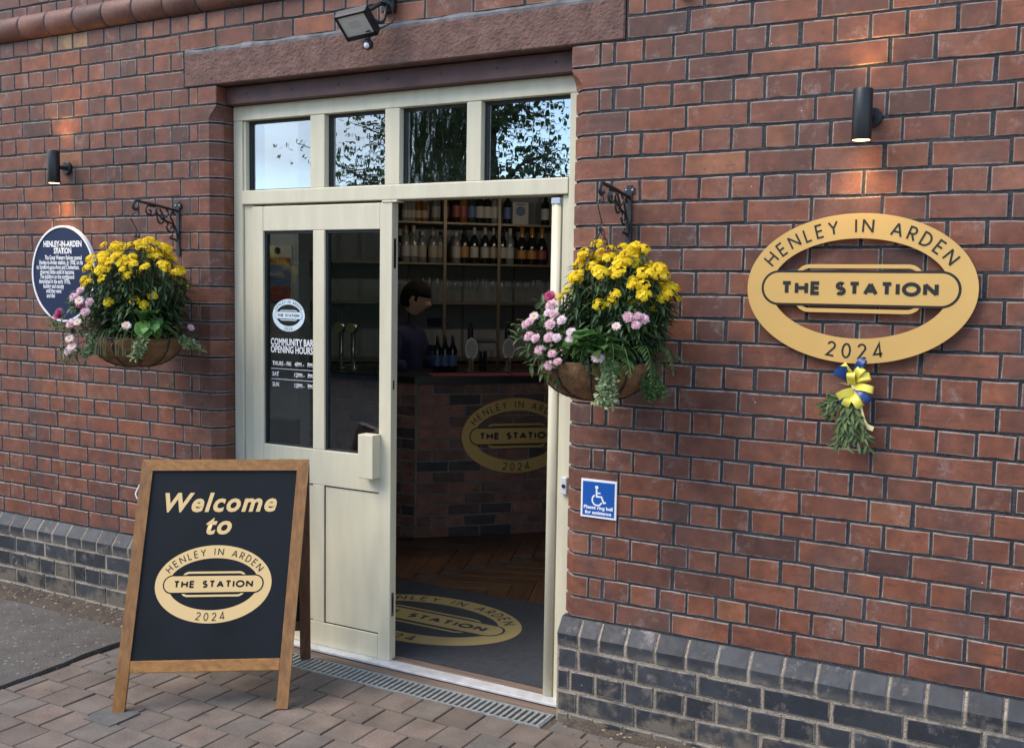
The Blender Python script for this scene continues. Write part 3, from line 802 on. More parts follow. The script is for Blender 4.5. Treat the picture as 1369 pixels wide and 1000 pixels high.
# ------------------------------------------------------------------ door leaves
def leaf(name, label, origin, rz, w=.818, glazed=True, handle=True):
    t = thing(name, label, 'door', origin, rz)
    T = .048
    def b(nm, xa, xb, za, zb, ya=0.0, yb=T, mat='cream', bev=.003, parent=None):
        m_ = MB(); m_.box(xa, xb, ya, yb, za, zb, bev); return m_.build(nm, M[mat], parent or t)
    zt = 2.088; zb_ = .016
    b('stile', 0, .068, zb_, zt); b('stile', w - .066, w, zb_, zt)
    b('rail', .0685, w - .0665, 1.972, zt - .0006, .0006); b('rail', .0685, w - .0665, .787, .953, .0006); b('rail', .0685, w - .0665, zb_ + .0006, .129, .0006)
    b('mullion', .371, .4385, .9535, 1.9715, .001, T); b('mullion', .371, .4385, .1295, .7865, .001, T)
    for xa, xb in ((.0685, .3705), (.439, w - .0665)):
        pn = b('panel', xa + .004, xb - .001, .1335, .7825, .007, .03, bev=.001)
        m_ = MB()
        for q in ((xa, xa + .0035, .13, .786), (xa + .0036, xb, .782, .786), (xa + .0036, xb, .1296, .1325)): m_.box(q[0], q[1], .005, .02, q[2], q[3])
        m_.build('panel_groove', M['gasket'], pn)
        m_ = MB()
        for q in ((xa + .0005, xa + .012, .9545, 1.9705), (xb - .006, xb - .0005, .9545, 1.9705), (xa + .0125, xb - .0065, .9545, .960), (xa + .0125, xb - .0065, 1.959, 1.9705)): m_.box(q[0], q[1], .012, .036, q[2], q[3])
        gk = m_.build('gasket', M['gasket'], t)
        m_ = MB(); m_.box(xa + .006, xb - .004, .020, .026, .957, 1.966); m_.build('pane', M['glass'], t)
    if handle:
        m_ = MB(); m_.box(.682, .764, -.062, -.0005, .858, 1.056, .003); m_.build('handle', M['cream'], t)
    m_ = MB(); m_.box(w - .0005, w + .0015, .012, .030, 1.80, 1.93); lk = m_.build('lock_plate', M['chrome'], t)
    m_ = MB(); m_.box(w + .0016, w + .0022, .016, .026, 1.83, 1.90); m_.build('lock_slot', M['ink'], lk)
    m_ = MB(); m_.box(w - .0005, w + .0012, .014, .024, 1.26, 1.30); m_.build('latch_slot', M['ink'], t)
    m_ = MB(); m_.box(w - .0005, w + .0015, .012, .030, .22, .33); lk = m_.build('lock_plate', M['chrome'], t)
    m_ = MB(); m_.box(w + .0016, w + .0022, .016, .026, .24, .31); m_.build('lock_slot', M['ink'], lk)
    return t
LEAF_O = (.4155, FY - .002, 0)
door = leaf('glazed_door', 'closed cream door leaf with two tall panes, opening hours lettering and block handle', LEAF_O, 0)
m_ = MB(); m_.box(1.18 - .4155, 1.262 - .4155, -.004, .05, 2.0885, 2.0975, .002); m_.build('top_guide', M['cream'], door)
# the right leaf, swung inwards: its rounded hinge edge shows in the opening
door2 = leaf('glazed_door', 'second cream door leaf swung fully inwards against the right jamb', (2.058, .128, 0), R(90), handle=False)
m_ = MB(); m_.smooth = True
pr = [(.008, -.012), (-.002, 0), (-.004, .024), (-.002, .048), (.008, .06)]
prof = [(-.001, .0)] 
m_.prism([(-.001, .001), (-.010, .006), (-.0145, .024), (-.010, .042), (-.001, .047)][::-1], .017, 2.06)
m_.build('edge_cover', M['cream'], door2)
m_ = MB(); m_.box(-.016, .004, .004, .044, 2.0605, 2.086, .003); m_.build('top_pivot', simple('blue_tape', (.42, .50, .60), .5), door2)

# ------------------------------------------------------------------ lettering
def arc(cx, cy, rx, ry, a0, a1, n=14): return [(cx + rx * math.cos(R(a0 + (a1 - a0) * i / n)), cy + ry * math.sin(R(a0 + (a1 - a0) * i / n))) for i in range(n + 1)]
GL = {
 'H': (.70, [[(0, 0), (0, 1)], [(.70, 0), (.70, 1)], [(0, .52), (.70, .52)]]),
 'E': (.48, [[(.48, 1), (0, 1), (0, 0), (.48, 0)], [(0, .52), (.45, .52)]]),
 'N': (.74, [[(0, 0), (0, 1)], [(0, .97), (.74, .03)], [(.74, 0), (.74, 1)]]),
 'L': (.42, [[(0, 1), (0, 0), (.42, 0)]]),
 'Y': (.66, [[(0, 1), (.33, .47), (.33, 0)], [(.66, 1), (.33, .47)]]),
 'I': (.0, [[(0, 0), (0, 1)]]),
 'A': (.76, [[(0, 0), (.38, .98)], [(.38, .98), (.76, 0)], [(.14, .32), (.62, .32)]]),
 'R': (.50, [[(0, 0), (0, 1), (.24, 1)] + arc(.24, .74, .26, .26, 90, -90)[1:] + [(0, .48)], [(.22, .48), (.52, 0)]]),
 'D': (.66, [[(0, .5), (0, 0), (.18, 0)] + arc(.18, .5, .48, .5, -90, 90, 18)[1:] + [(0, 1), (0, .5)]]),
 'T': (.58, [[(0, 1), (.58, 1)], [(.29, 1), (.29, 0)]]),
 'S': (.48, [arc(.24, .755, .215, .245, 35, 270, 14) + arc(.24, .25, .24, .26, 90, -145, 14)]),
 'O': (.94, [arc(.47, .5, .49, .5, 90, 450, 28)]),
 '2': (.52, [arc(.26, .73, .25, .27, 165, -25, 14) + [(.02, 0), (.54, 0)]]),
 '0': (.56, [arc(.28, .5, .27, .5, 90, 450, 24)]),
 '4': (.60, [[(.44, 0), (.44, 1), (0, .24), (.60, .24)]]),
 'W': (1.06, [[(0, 1), (.27, .02)], [(.27, .02), (.53, .95)], [(.53, .95), (.79, .02)], [(.79, .02), (1.06, 1)]]),
 'e': (.58, [[(.02, .36), (.57, .36)] + arc(.30, .36, .28, .34, 8, 318, 18)]),
 'l': (.0, [[(0, 0), (0, 1.04)]]),
 'c': (.48, [arc(.30, .36, .28, .34, 45, 315, 16)]),
 'o': (.60, [arc(.30, .36, .29, .34, 90, 450, 24)]),
 'm': (.92, [[(0, 0), (0, .70)], [(0, .42)] + arc(.23, .44, .23, .25, 170, 0, 10) + [(.46, 0)], [(.46, .42)] + arc(.69, .44, .23, .25, 170, 0, 10) + [(.92, 0)]]),
 't': (.36, [[(.12, .92), (.12, .22)] + arc(.30, .2, .18, .18, 180, 285, 8), [(-.04, .66), (.36, .66)]]),
}
def ribbon(mb, pts, w, z, closed=False):
    pts = [Vector(q) for q in pts]
    if closed: pts = pts[:-1]
    n = len(pts); vs = []
    for i in range(n):
        a = pts[(i - 1) % n] if (closed or i > 0) else None; b = pts[(i + 1) % n] if (closed or i < n - 1) else None
        if a is None: d = (b - pts[i]).normalized(); nn = Vector((-d.y, d.x)); k = 1
        elif b is None: d = (pts[i] - a).normalized(); nn = Vector((-d.y, d.x)); k = 1
        else:
            d1 = (pts[i] - a).normalized(); d2 = (b - pts[i]).normalized(); n1 = Vector((-d1.y, d1.x)); n2 = Vector((-d2.y, d2.x))
            nn = n1 + n2
            if nn.length < .2: nn = n1
            nn.normalize(); k = 1 / max(.35, nn.dot(n1))
        vs += [(*(pts[i] + nn * w / 2 * k), z), (*(pts[i] - nn * w / 2 * k), z)]
    fs = []
    for i in range(n if closed else n - 1):
        j = (i + 1) % n; fs.append((2 * i, 2 * i + 1, 2 * j + 1, 2 * j))
    mb.add(vs, fs)
def text_width(s, h_, gap):
    return sum((GL[ch][0] * h_ if ch != ' ' else .42 * h_) for ch in s) + gap * (len(s) - 1)
def stroke_text(mb, s, cx, y, h_, w, gap, z=0.0, slant=0.0):
    """centred text in the local xy plane; one mesh collector for each word"""
    x = cx - text_width(s, h_, gap) / 2; words = [mb]
    for ch in s:
        if ch == ' ': x += .42 * h_ + gap; mb = MB(); words.append(mb); continue
        gw, st = GL[ch]
        for k, pl in enumerate(st):
            ins = w / h_ / 2
            P = [(x + q[0] * h_ + slant * (q[1] * h_), y + (ins + q[1] * (1 - 2 * ins)) * h_) for q in pl]
            ribbon(mb, P, w, z + k * .00012, closed=(abs(pl[0][0] - pl[-1][0]) + abs(pl[0][1] - pl[-1][1]) < 1e-6))
        x += gw * h_ + gap
    return words
def ellipse_text(mb, s, a, b, h_, w, t0, t1, z, bottom=False):
    """letters set round an ellipse from parametric angle t0 to t1 (degrees)"""
    n = 400; pts = [(a * math.cos(R(t0 + (t1 - t0) * i / n)), b * math.sin(R(t0 + (t1 - t0) * i / n)), R(t0 + (t1 - t0) * i / n)) for i in range(n + 1)]
    cum = [0]
    for i in range(n): cum.append(cum[-1] + math.hypot(pts[i + 1][0] - pts[i][0], pts[i + 1][1] - pts[i][1]))
    tot = sum((GL[c][0] * h_ if c != ' ' else .32 * h_) for c in s); gap = (cum[-1] - tot) / (len(s) - 1)
    pos = 0; words = [mb]
    for c in s:
        if c == ' ': mb = MB(); words.append(mb)
        gw = GL[c][0] * h_ if c != ' ' else .32 * h_
        m_ = pos + gw / 2; i = next((k for k in range(n) if cum[k + 1] >= m_), n - 1)
        px, py, th = pts[i]
        nx_, ny_ = math.cos(th) / a, math.sin(th) / b; L_ = math.hypot(nx_, ny_); nx_ /= L_; ny_ /= L_
        if bottom: nx_, ny_ = -nx_, -ny_
        tx, ty = ny_, -nx_
        if c != ' ':
            for k, pl in enumerate(GL[c][1]):
                P = [(px + tx * (q[0] * h_ - gw / 2) + nx_ * (q[1] - .5) * h_, py + ty * (q[0] * h_ - gw / 2) + ny_ * (q[1] - .5) * h_) for q in pl]
                ribbon(mb, P, w, z + k * .00012, closed=(abs(pl[0][0] - pl[-1][0]) + abs(pl[0][1] - pl[-1][1]) < 1e-6))
        pos += gw + gap
    return words
def ellipse_ring(mb, a, b, a2, b2, z0, z1, n=112):
    vs = []; fs = []
    for i in range(n):
        c, s_ = math.cos(2 * math.pi * i / n), math.sin(2 * math.pi * i / n)
        vs += [(a * c, b * s_, z1), (a2 * c, b2 * s_, z1), (a * c, b * s_, z0), (a2 * c, b2 * s_, z0)]
    for i in range(n):
        j = (i + 1) % n
        fs.append((4 * i, 4 * j, 4 * j + 1, 4 * i + 1))
        if z1 > z0:
            fs += [(4 * i + 2, 4 * j + 2, 4 * j, 4 * i), (4 * i + 1, 4 * j + 1, 4 * j + 3, 4 * i + 3), (4 * i + 3, 4 * j + 3, 4 * j + 2, 4 * i + 2)]
    mb.add(vs, fs)
def rr_pts(hw, hh, r_, n=10):
    out = []
    for cx, cy, a0 in ((hw - r_, hh - r_, 0), (-hw + r_, hh - r_, 90), (-hw + r_, -hh + r_, 180), (hw - r_, -hh + r_, 270)):
        out += [(cx + r_ * math.cos(R(a0 + 90 * i / n)), cy + r_ * math.sin(R(a0 + 90 * i / n))) for i in range(n + 1)]
    return out
def rr_plate(mb, hw, hh, r_, z0, z1): mb.prism(rr_pts(hw, hh, r_), z0, z1)
def rr_ring(mb, hw, hh, r_, t, z0, z1):
    o_ = rr_pts(hw, hh, r_); i_ = rr_pts(hw - t, hh - t, max(.002, r_ - t)); n = len(o_)
    vs = [(x, y, z1) for x, y in o_] + [(x, y, z1) for x, y in i_] + [(x, y, z0) for x, y in o_] + [(x, y, z0) for x, y in i_]; fs = []
    for k in range(n):
        j = (k + 1) % n
        fs.append((k, j, n + j, n + k))
        if z1 > z0: fs += [(2 * n + k, 2 * n + j, j, k), (n + k, n + j, 3 * n + j, 3 * n + k), (3 * n + k, 3 * n + j, 2 * n + j, 2 * n + k)]
    mb.add(vs, fs)
def logo(parent, mat4, gold, ink, S=1.0, T=.006, names=True, letters_bold=1.0, flat=False, cut=None):
    """the oval station badge: ring, rails, name bar and lettering, in the local xy plane facing +z. S scales 0.75 x 0.505 m"""
    a, b, th = .375 * S, .2525 * S, .084 * S
    if flat: e = .0006; zs = (0, 0, 0, e, e, 2 * e, 2 * e, 3 * e)
    else: zs = (0, T, T * .2, T * .9, T, T + .0015, T, T + .003)
    parts = []
    def out(mb, nm, mt):
        o = mb.build(nm, mt, parent); o.data.transform(mat4); parts.append(o); return o
    mb = MB(); ellipse_ring(mb, a, b, a - th, b - th, 0 if not flat else 0, T if not flat else 0); out(mb, 'ring', gold)
    mb = MB(); rr_ring(mb, .21 * S, .0817 * S, .05 * S, .0134 * S, zs[2] if not flat else .0003, zs[3] if not flat else .0003); out(mb, 'rails', gold)
    z_o = T + .0006 if not flat else .0008
    mb = MB(); rr_ring(mb, .3245 * S, .0605 * S, .0604 * S, .009 * S, z_o, z_o); out(mb, 'bar_outline', ink)
    z_p = T + .0012 if not flat else .0012
    mb = MB()
    if flat: mb.add([(x, y, z_p) for x, y in rr_pts(.316 * S, .0525 * S, .0524 * S)], [tuple(range(44))])
    else: rr_plate(mb, .316 * S, .0525 * S, .0524 * S, T * .5, z_p + .0008)
    out(mb, 'name_bar', gold)
    z_t = z_p + (.0018 if not flat else .0006)
    ws = stroke_text(MB(), 'THE STATION', 0, -.0235 * S, .047 * S, (.0128 if letters_bold >= 1 else .0112) * S, .0205 * S, z_t)
    for mb in ws: out(mb, 'name_word', ink)
    z_r = (T if not flat else 0) + .0009
    ws = ellipse_text(MB(), 'HENLEY IN ARDEN', .333 * S, .2105 * S, .042 * S, .0064 * S * letters_bold, 155, 26, z_r)
    for mb in ws: out(mb, 'ring_word', ink)
    mb = MB(); ellipse_text(mb, '2024', .335 * S, .2105 * S, .046 * S, .0064 * S * letters_bold, 254.5, 285.5, z_r, True); out(mb, 'year_number', ink)
    return parts
WALLM = lambda x, y, z: frame_m((x, y, z), (1, 0, 0), (0, 0, 1), (0, -1, 0))
def font_text(s, size, mat, parent, m4, align='LEFT', bold=0.0, name='lettering', shear=0.0, space=1.0, wid=None, line=1.0):
    cu = bpy.data.curves.new('txt', 'FONT'); cu.body = s; cu.size = size; cu.align_x = align; cu.offset = bold; cu.shear = shear; cu.space_character = space; cu.space_line = line; cu.resolution_u = 3
    to = bpy.data.objects.new('txt', cu); COL.objects.link(to)
    dg = bpy.context.evaluated_depsgraph_get(); dg.update()
    me = bpy.data.meshes.new_from_object(to.evaluated_get(dg)); bpy.data.objects.remove(to); bpy.data.curves.remove(cu)
    if wid and len(me.vertices):
        xs_ = [v.co.x for v in me.vertices]; k = wid / max(1e-6, max(xs_) - min(xs_)); x_a = min(xs_)
        for v in me.vertices: v.co.x = (v.co.x - x_a) * k - (0 if align == 'LEFT' else wid / 2)
    me.materials.clear(); me.materials.append(mat)
    o = link(name, me, parent); me.transform(m4); return o

# the big gold oval sign on the right-hand wall
sg = thing('oval_sign', 'large gold oval station sign mounted on the brick wall to the right', 'sign', (3.247, 0, 1.7365))
logo(sg, WALLM(0, -.022, 0), M['gold'], M['ink'], 1.0, .008)
for x, z in ((-.33, .0), (.33, .0), (0, .21), (0, -.21)):
    mb = MB(); mb.lathe([(.007, -.021), (.007, .0)], 10, (x, 0, z), 'y'); mb.build('stand_off', M['black_metal'], sg)

# accessible-entrance sign
s_ = thing('accessibility_sign', 'small square blue wheelchair sign beside the right door jamb', 'sign', (2.306, 0, .907))
mb = MB(); mb.box(-.0755, .0755, -.008, -.001, -.0755, .0755, .001); mb.build('backing', M['white'], s_)
mb = MB(); mb.box(-.0675, .0675, -.0088, -.0081, -.067, .067); mb.build('panel', M['signblue'], s_)
mb = MB()
def icon_poly(mb, pts, w, z, cl=False): ribbon(mb, pts, w, z, cl)
k = .001
mb.add([(7 * k * math.cos(a) - .008, 7 * k * math.sin(a) + .046, .0004) for a in [2 * math.pi * i / 18 for i in range(18)]], [tuple(range(18))])
icon_poly(mb, [(-.0085, .038), (-.0075, .010), (.013, .010), (.023, -.013), (.032, -.010)], .0068, .0005)
icon_poly(mb, [(-.008, .024), (.009, .024)], .0055, .0007)
icon_poly(mb, arc(-.005, -.004, .021, .021, 120, 338, 22), .0062, .0006)
o = mb.build('wheelchair_symbol', M['whitepaint'], s_); o.matrix_local = WALLM(0, -.0089, 0)
font_text('Please ring bell', .0185, M['whitepaint'], s_, WALLM(0, -.0094, -.040), 'CENTER', .0007, wid=.123)
font_text('for assistance', .0185, M['whitepaint'], s_, WALLM(0, -.0094, -.060), 'CENTER', .0007, wid=.112)

# heritage plaque on the left
hp = thing('heritage_plaque', 'dark blue oval heritage plaque with white rim and lettering left of the door', 'plaque', (-.788, 0, 1.758))
mb = MB(); ellipse_ring(mb, .252, .252, .242, .242, 0, .02, 72); o = mb.build('rim', M['whitepaint'], hp); o.matrix_local = frame_m((0, -.001, 0), (.985, 0, 0), (0, 0, 1), (0, -1, 0))
mb = MB(); mb.add([(.242 * math.cos(2 * math.pi * i / 72), .242 * math.sin(2 * math.pi * i / 72), .016) for i in range(72)], [tuple(range(72))]); o = mb.build('field', M['plaqueblue'], hp); o.matrix_local = frame_m((0, -.001, 0), (.985, 0, 0), (0, 0, 1), (0, -1, 0))
lines = [('HENLEY-IN-ARDEN', .142, .042, -.152, .30), ('STATION', .106, .042, -.070, .138), ('The Great Western Railway opened', .074, .033, -.143, .29), ('Henley-in-Arden station, in 1908, on its', .049, .033, -.190, .345),
         ('to Stratford-upon-Avon and Cheltenham.', .024, .033, -.212, .34), ('changed little until it became', -.001, .033, -.184, .27), ('The buildings on the northbound', -.026, .033, -.184, .27),
         ('demolished in the early 1970s,', -.051, .033, -.194, .25), ('building and canopy', -.076, .033, -.160, .165), ('until they were', -.101, .033, -.137, .12), ('and the', -.126, .033, -.134, .065)]
for s2, zz, sz, xx, ww in lines:
    font_text(s2, sz, M['whitepaint'], hp, WALLM(xx, -.0178, zz), 'LEFT', .0007 if sz < .04 else .0015, wid=ww)

# ------------------------------------------------------------------ lettering on the door glass (outer face of the left pane)
gx = .0685 + .009
def DG(x, z): return frame_m((x, .0192, z), (1, 0, 0), (0, 0, 1), (0, -1, 0))
gl_m = M['vinyl']
sticker_ink = simple('sticker_ink', (.06, .09, .11), .6)
logo(door, DG(.2085, 1.575) @ Matrix.Diagonal((1, 1.16, 1, 1)), gl_m, sticker_ink, .262, .001, flat=True)
font_text('COMMUNITY BAR', .046, M['whitepaint'], door, DG(.098, 1.432), 'LEFT', .0011, wid=.262)
font_text('OPENING HOURS', .046, M['whitepaint'], door, DG(.098, 1.396), 'LEFT', .0011, wid=.258)
for a_, b_, z_ in (('THURS - FRI', '4PM -   PM', 1.335), ('SAT', '12PM -   PM', 1.284), ('SUN', '12PM -   PM', 1.234)):
    font_text(a_, .028, M['whitepaint'], door, DG(.108, z_), 'LEFT', .0005, wid=.115 if len(a_) > 3 else .04)
    font_text(b_, .028, M['whitepaint'], door, DG(.245, z_), 'LEFT', .0005, wid=.108)
for z_ in (1.318, 1.268):
    mb = MB(); mb.box(.10, .362, .0188, .0194, z_, z_ + .002); mb.build('rule_line', M['whitepaint'], door)

# ------------------------------------------------------------------ channel drain in front of the threshold
dr = thing('channel_drain', 'galvanised slotted drain channel set in the paving along the threshold', 'drain', (1.25, -.07, 0))
xa, xb = .33 - 1.25, 2.13 - 1.25
mb = MB(); mb.box(xa, xb, -.068, -.060, -.04, .003); mb.box(xa, xb, .058, .064, -.04, .003); mb.box(xa - .004, xa, -.068, .064, -.04, .003); mb.box(xb, xb + .004, -.068, .064, -.04, .003)
mb.build('channel_frame', M['dull_steel'], dr)
mb = MB(); mb.box(xa, xb, -.06, .058, -.05, -.038); mb.build('channel_bed', M['matdark'], dr)
bm_ = MB(); bm_.box(-.0065, .0065, -.0595, .0575, -.022, .0, .0015); bar_me = bm_.mesh('grate_bar', M['dull_steel'])
nb = 64
for i in range(nb): link('grate_bar', bar_me, dr, (xa + .014 + (xb - xa - .028) * i / (nb - 1), 0, .0015))

# ------------------------------------------------------------------ pavement sign (A-board)
BA = .606; t_ = Vector((math.cos(BA), math.sin(BA), 0)); n_ = Vector((-math.sin(BA), math.cos(BA), 0))
bl = Vector((.609, -.910, 0)); BW = .691; up_ = Vector(n_ * .30 + t_ * .058); up_.z = .973; SL = up_.length; upn = up_.normalized()
fn = t_.cross(upn).normalized()          # faces the camera
if fn.dot(Vector((0, -1, 0))) < 0: fn = -fn
ab = thing('a_board', 'oak framed black A-board reading Welcome to The Station, standing on the paving', 'sign', bl)
AB = frame_m((0, 0, .004), t_, upn, fn)
def abox(name, xa, xb, ya, yb, za, zb, mat, bev=.003, m4=AB, parent=ab):
    m_ = MB(); m_.box(xa, xb, ya, yb, za, zb, bev); o = m_.build(name, M[mat], parent); return setm(o, m4)
M['oak_y'] = wood_mat('board_oak_upright', (.22, .088, .015), (.40, .18, .034), .42, 'z', 4, .2); M['oak_x'] = wood_mat('board_oak_rail', (.26, .105, .016), (.45, .205, .036), .42, 'x', 4, .2)
M['brown_y'] = wood_mat('board_back_wood', (.07, .03, .015), (.13, .06, .03), .6, 'z', 4)
def mitre(name, pts, mat):
    m_ = MB(); m_.prism(pts, -.024, 0); o = m_.build(name, M[mat], ab); return setm(o, AB)
sw = .047
mitre('upright', [(0, 0), (sw, 0), (sw, SL - sw), (0, SL)], 'oak_y'); mitre('upright', [(BW - sw, 0), (BW, 0), (BW, SL), (BW - sw, SL - sw)], 'oak_y')
mitre('top_rail', [(sw + .0004, SL - sw), (BW - sw - .0004, SL - sw), (BW - .0004, SL), (.0004, SL)], 'oak_x')
abox('bottom_rail', sw + .0005, BW - sw - .0005, .152, .200, -.023, -.001, 'oak_x')
abox('board', sw - .004, BW - sw + .004, .196, SL - sw + .004, -.017, -.0085, 'navy', 0)
# rear frame: from the top hinge down to the ground behind
top = bl + up_; rear_foot = bl + n_ * .56 + t_ * .04; rv_ = (top - rear_foot); RL = rv_.length; rvn = rv_.normalized(); rf = t_.cross(rvn).normalized()
if rf.dot(Vector((0, -1, 0))) > 0: rf = -rf
AR = frame_m(rear_foot - bl + Vector((0, 0, .003)) - rf * .0 , t_, rvn, -rf)
for xa_, xb_ in ((0, sw), (BW - sw, BW)): abox('rear_upright', xa_, xb_, .0, RL - .03, -.024, 0, 'brown_y', m4=AR)
abox('rear_rail', sw, BW - sw, RL - .08, RL - .031, -.023, -.001, 'brown_y', m4=AR); abox('rear_rail', sw, BW - sw, .152, .20, -.023, -.001, 'brown_y', m4=AR)
abox('rear_board', sw - .003, BW - sw + .003, .197, RL - .07, -.016, -.008, 'navy', 0, m4=AR)
def ab_pt(x, y, z): return t_ * x + upn * y + fn * z
for x in (.10, BW - .10):
    mb = MB(); mb.tube([ab_pt(x - .03, SL + .002, -.028), ab_pt(x + .03, SL + .002, -.028)], .007, 8); mb.build('hinge', M['black_metal'], ab)
mb = MB(); mb.tube(spline([ab_pt(-.004, SL - .10, -.02), ab_pt(-.012, SL - .12, -.022), ab_pt(-.016, SL - .14, -.02), ab_pt(-.006, SL - .16, -.02)], 5), .003, 6); mb.build('cord', M['whitepaint'], ab)
# printed lettering
zt = -.0079
yv = SL * .817
font_text('Welcome', .108, M['goldprint'], ab, AB @ Matrix.Translation((BW * .492, SL * .787, zt)), 'CENTER', .0034, 'welcome_lettering', .22, 1.14, BW * .67)
font_text('to', .108, M['goldprint'], ab, AB @ Matrix.Translation((BW * .495, SL * .695, zt)), 'CENTER', .0034, 'welcome_lettering', .22, 1.14, BW * .152)
logo(ab, AB @ Matrix.Translation((BW * .498, SL * .492, zt)), M['goldprint'], M['navy'], .628, .001, flat=True, letters_bold=.85)
# grey slab under the left foot
sl = MB(); sl.box(-.075, .075, -.085, .065, -.003, .0035, .001); o = sl.build('foot_slab', simple('grey_slab', (.10, .10, .095), .8, bump=.3, bscale=90, var=.2, vscale=20), None, (.628, -.915, .0025)); tag(o, 'thin grey square slab under the left foot of the A-board', 'slab')

# ------------------------------------------------------------------ wall lamps
def wall_lamp(label, X, dx, z0):
    t = thing('wall_lamp', label, 'wall lamp', (X, 0, z0), 0, 'up-and-down wall lamps')
    mb = MB(); mb.smooth = False; mb.lathe([(.034, -.001), (.034, -.014), (.030, -.018), (.0001, -.018)], 24, (0, 0, .083), 'y'); mb.build('back_plate', M['black_metal'], t)
    mb = MB(); mb.tube([(0, -.015, .083), (dx * .6, -.055, .083)], .011, 12); mb.build('arm', M['black_metal'], t)
    mb = MB(); mb.lathe([(.0275, .012), (.0275, .001), (.0305, 0), (.0315, .002), (.0315, .164), (.0305, .166), (.0275, .165), (.0275, .154)], 32, (dx, -.078, 0), cap=False)
    b = mb.build('body', M['black_metal'], t)
    for p_ in b.data.polygons: p_.use_smooth = abs(p_.normal.z) < .3 and p_.area > 1e-5
    mb = MB(); mb.lathe([(.0276, 0), (.0276, .002)], 24, (dx, -.078, .0015)); mb.build('lens', M['lamp_warm'], b)
    mb = MB(); mb.lathe([(.0276, 0), (.0276, .002)], 24, (dx, -.078, .155)); mb.build('lens', M['lamp_warm'], b)
    for up in (0, 1):
        ld = bpy.data.lights.new('lamp_beam', 'SPOT'); ld.energy = 1.8; ld.color = (1, .57, .20); ld.spot_size = R(108); ld.spot_blend = .9; ld.shadow_soft_size = .012
        lo = bpy.data.objects.new('lamp_beam', ld); COL.objects.link(lo); lo.parent = t
        lo.location = (dx, -.078, .170 if up else -.004); lo.rotation_euler = (R(180) if up else 0, 0, 0)
    return t
wall_lamp('black cylinder wall lamp above the gold oval sign', 3.266, -.018, 2.222)
wall_lamp('black cylinder wall lamp above the blue heritage plaque', -.755, -.012, 2.222)

# ------------------------------------------------------------------ floodlight over the door, and the camera beside it
fl = thing('floodlight', 'black floodlight with motion sensor bolted above the lintel', 'floodlight', (1.25, 0, 2.90))
ex = Vector((.150, .012, .016)); ey = Vector((.004, -.098, .075)); ez = ex.cross(ey).normalized()      # width, height (towards the top edge), normal
if ez.z > 0: ez = -ez
tl = Vector((1.157 - 1.25, -.2, 2.822 - 2.90)); cen = tl + ex * .5 - ey * .5
FM = frame_m(cen, ex.normalized(), ey.normalized(), ex.normalized().cross(ey.normalized()))
sgn = 1 if (ex.cross(ey)).z < 0 else -1
def fpart(name, mb, mat, parent=fl): o = mb.build(name, M[mat], parent); o.data.transform(FM); return o
hw, hh_ = .075, .062
mb = MB(); mb.box(-hw, hw, -hh_, hh_, -sgn * .030 if sgn > 0 else -.004, .004 if sgn > 0 else .030, .003)
for a, b, c, d in ((-hw, hw, hh_ - .009, hh_), (-hw, hw, -hh_, -hh_ + .018), (-hw, -hw + .010, -hh_, hh_), (hw - .010, hw, -hh_, hh_)): mb.box(a, b, c, d, min(sgn * .004, sgn * .012), max(sgn * .004, sgn * .012))
fpart('housing', mb, 'black_metal')
for k in range(7):
    mb = MB(); mb.box(-hw + .012 + k * .019, -hw + .016 + k * .019, -hh_ + .01, hh_ - .01, min(-sgn * .03, -sgn * .042), max(-sgn * .03, -sgn * .042)); fpart('cooling_fin', mb, 'black_metal')
mb = MB(); mb.box(-hw + .0102, hw - .0102, -hh_ + .0182, hh_ - .0092, min(sgn * .0045, sgn * .0075), max(sgn * .0045, sgn * .0075)); g_ = fpart('glass', mb, 'flood_glass')
mb = MB(); mb.box(-.028, .020, -.006, .026, min(sgn * .0076, sgn * .009), max(sgn * .0076, sgn * .009)); fpart('led_panel', mb, 'reflector', g_)
mb = MB(); pb = cen - ey.normalized() * hh_ + ex.normalized() * .022
mb.tube([pb, pb + Vector((.004, -.006, -.022))], .010, 10); mb.build('sensor_neck', M['black_metal'], fl)
sc_ = pb + Vector((.006, -.010, -.038)); mb = MB(); mb.smooth = True; mb.ball(sc_, .024, 16, 10, (1, 1, .95)); sb = mb.build('sensor', M['black_metal'], fl)
mb = MB(); mb.smooth = True; mb.ball(sc_ + Vector((.006, -.017, -.008)), .012, 12, 8); mb.build('sensor_lens', M['white'], sb)
br = cen + ex.normalized() * .088 
mb = MB(); mb.tube(spline([br, br + Vector((.018, .03, .0)), Vector((.06, -.045, -.02)), Vector((.055, -.004, -.01))], 5), .008, 8); mb.tube([cen - ex.normalized() * .02 - Vector((0, -.01, -.03)), Vector((.03, -.05, -.005)), Vector((.045, -.004, 0))], .009, 8)
mb.build('bracket', M['black_metal'], fl)
mb = MB(); mb.box(.015, .080, -.028, 0, -.035, .03, .004); mb.build('wall_plate', M['black_metal'], fl)
mb = MB(); mb.tube(spline([(.06, -.02, .03), (.075, -.045, -.01), (.085, -.03, -.07), (.05, -.06, -.105), tuple(cen + Vector((.04, .01, -.03)))], 7), .0032, 6); mb.build('cable', M['black_metal'], fl)
cm = thing('security_camera', 'dark grey security camera at the top edge above the floodlight', 'camera', (1.285, 0, 2.945))
mb = MB(); mb.box(-.045, .045, -.085, 0, .0, .10, .010); mb.build('housing', simple('camera_grey', (.06, .07, .085), .4), cm)
mb = MB(); mb.smooth = True; mb.ball((-.015, -.07, .022), .036, 18, 12); mb.build('dome', simple('camera_dome', (.03, .035, .045), .12), cm)
c2 = thing('alarm_sounder', 'black round fitting on the wall at the very top right of the doorway', 'fitting', (2.60, 0, 2.772))
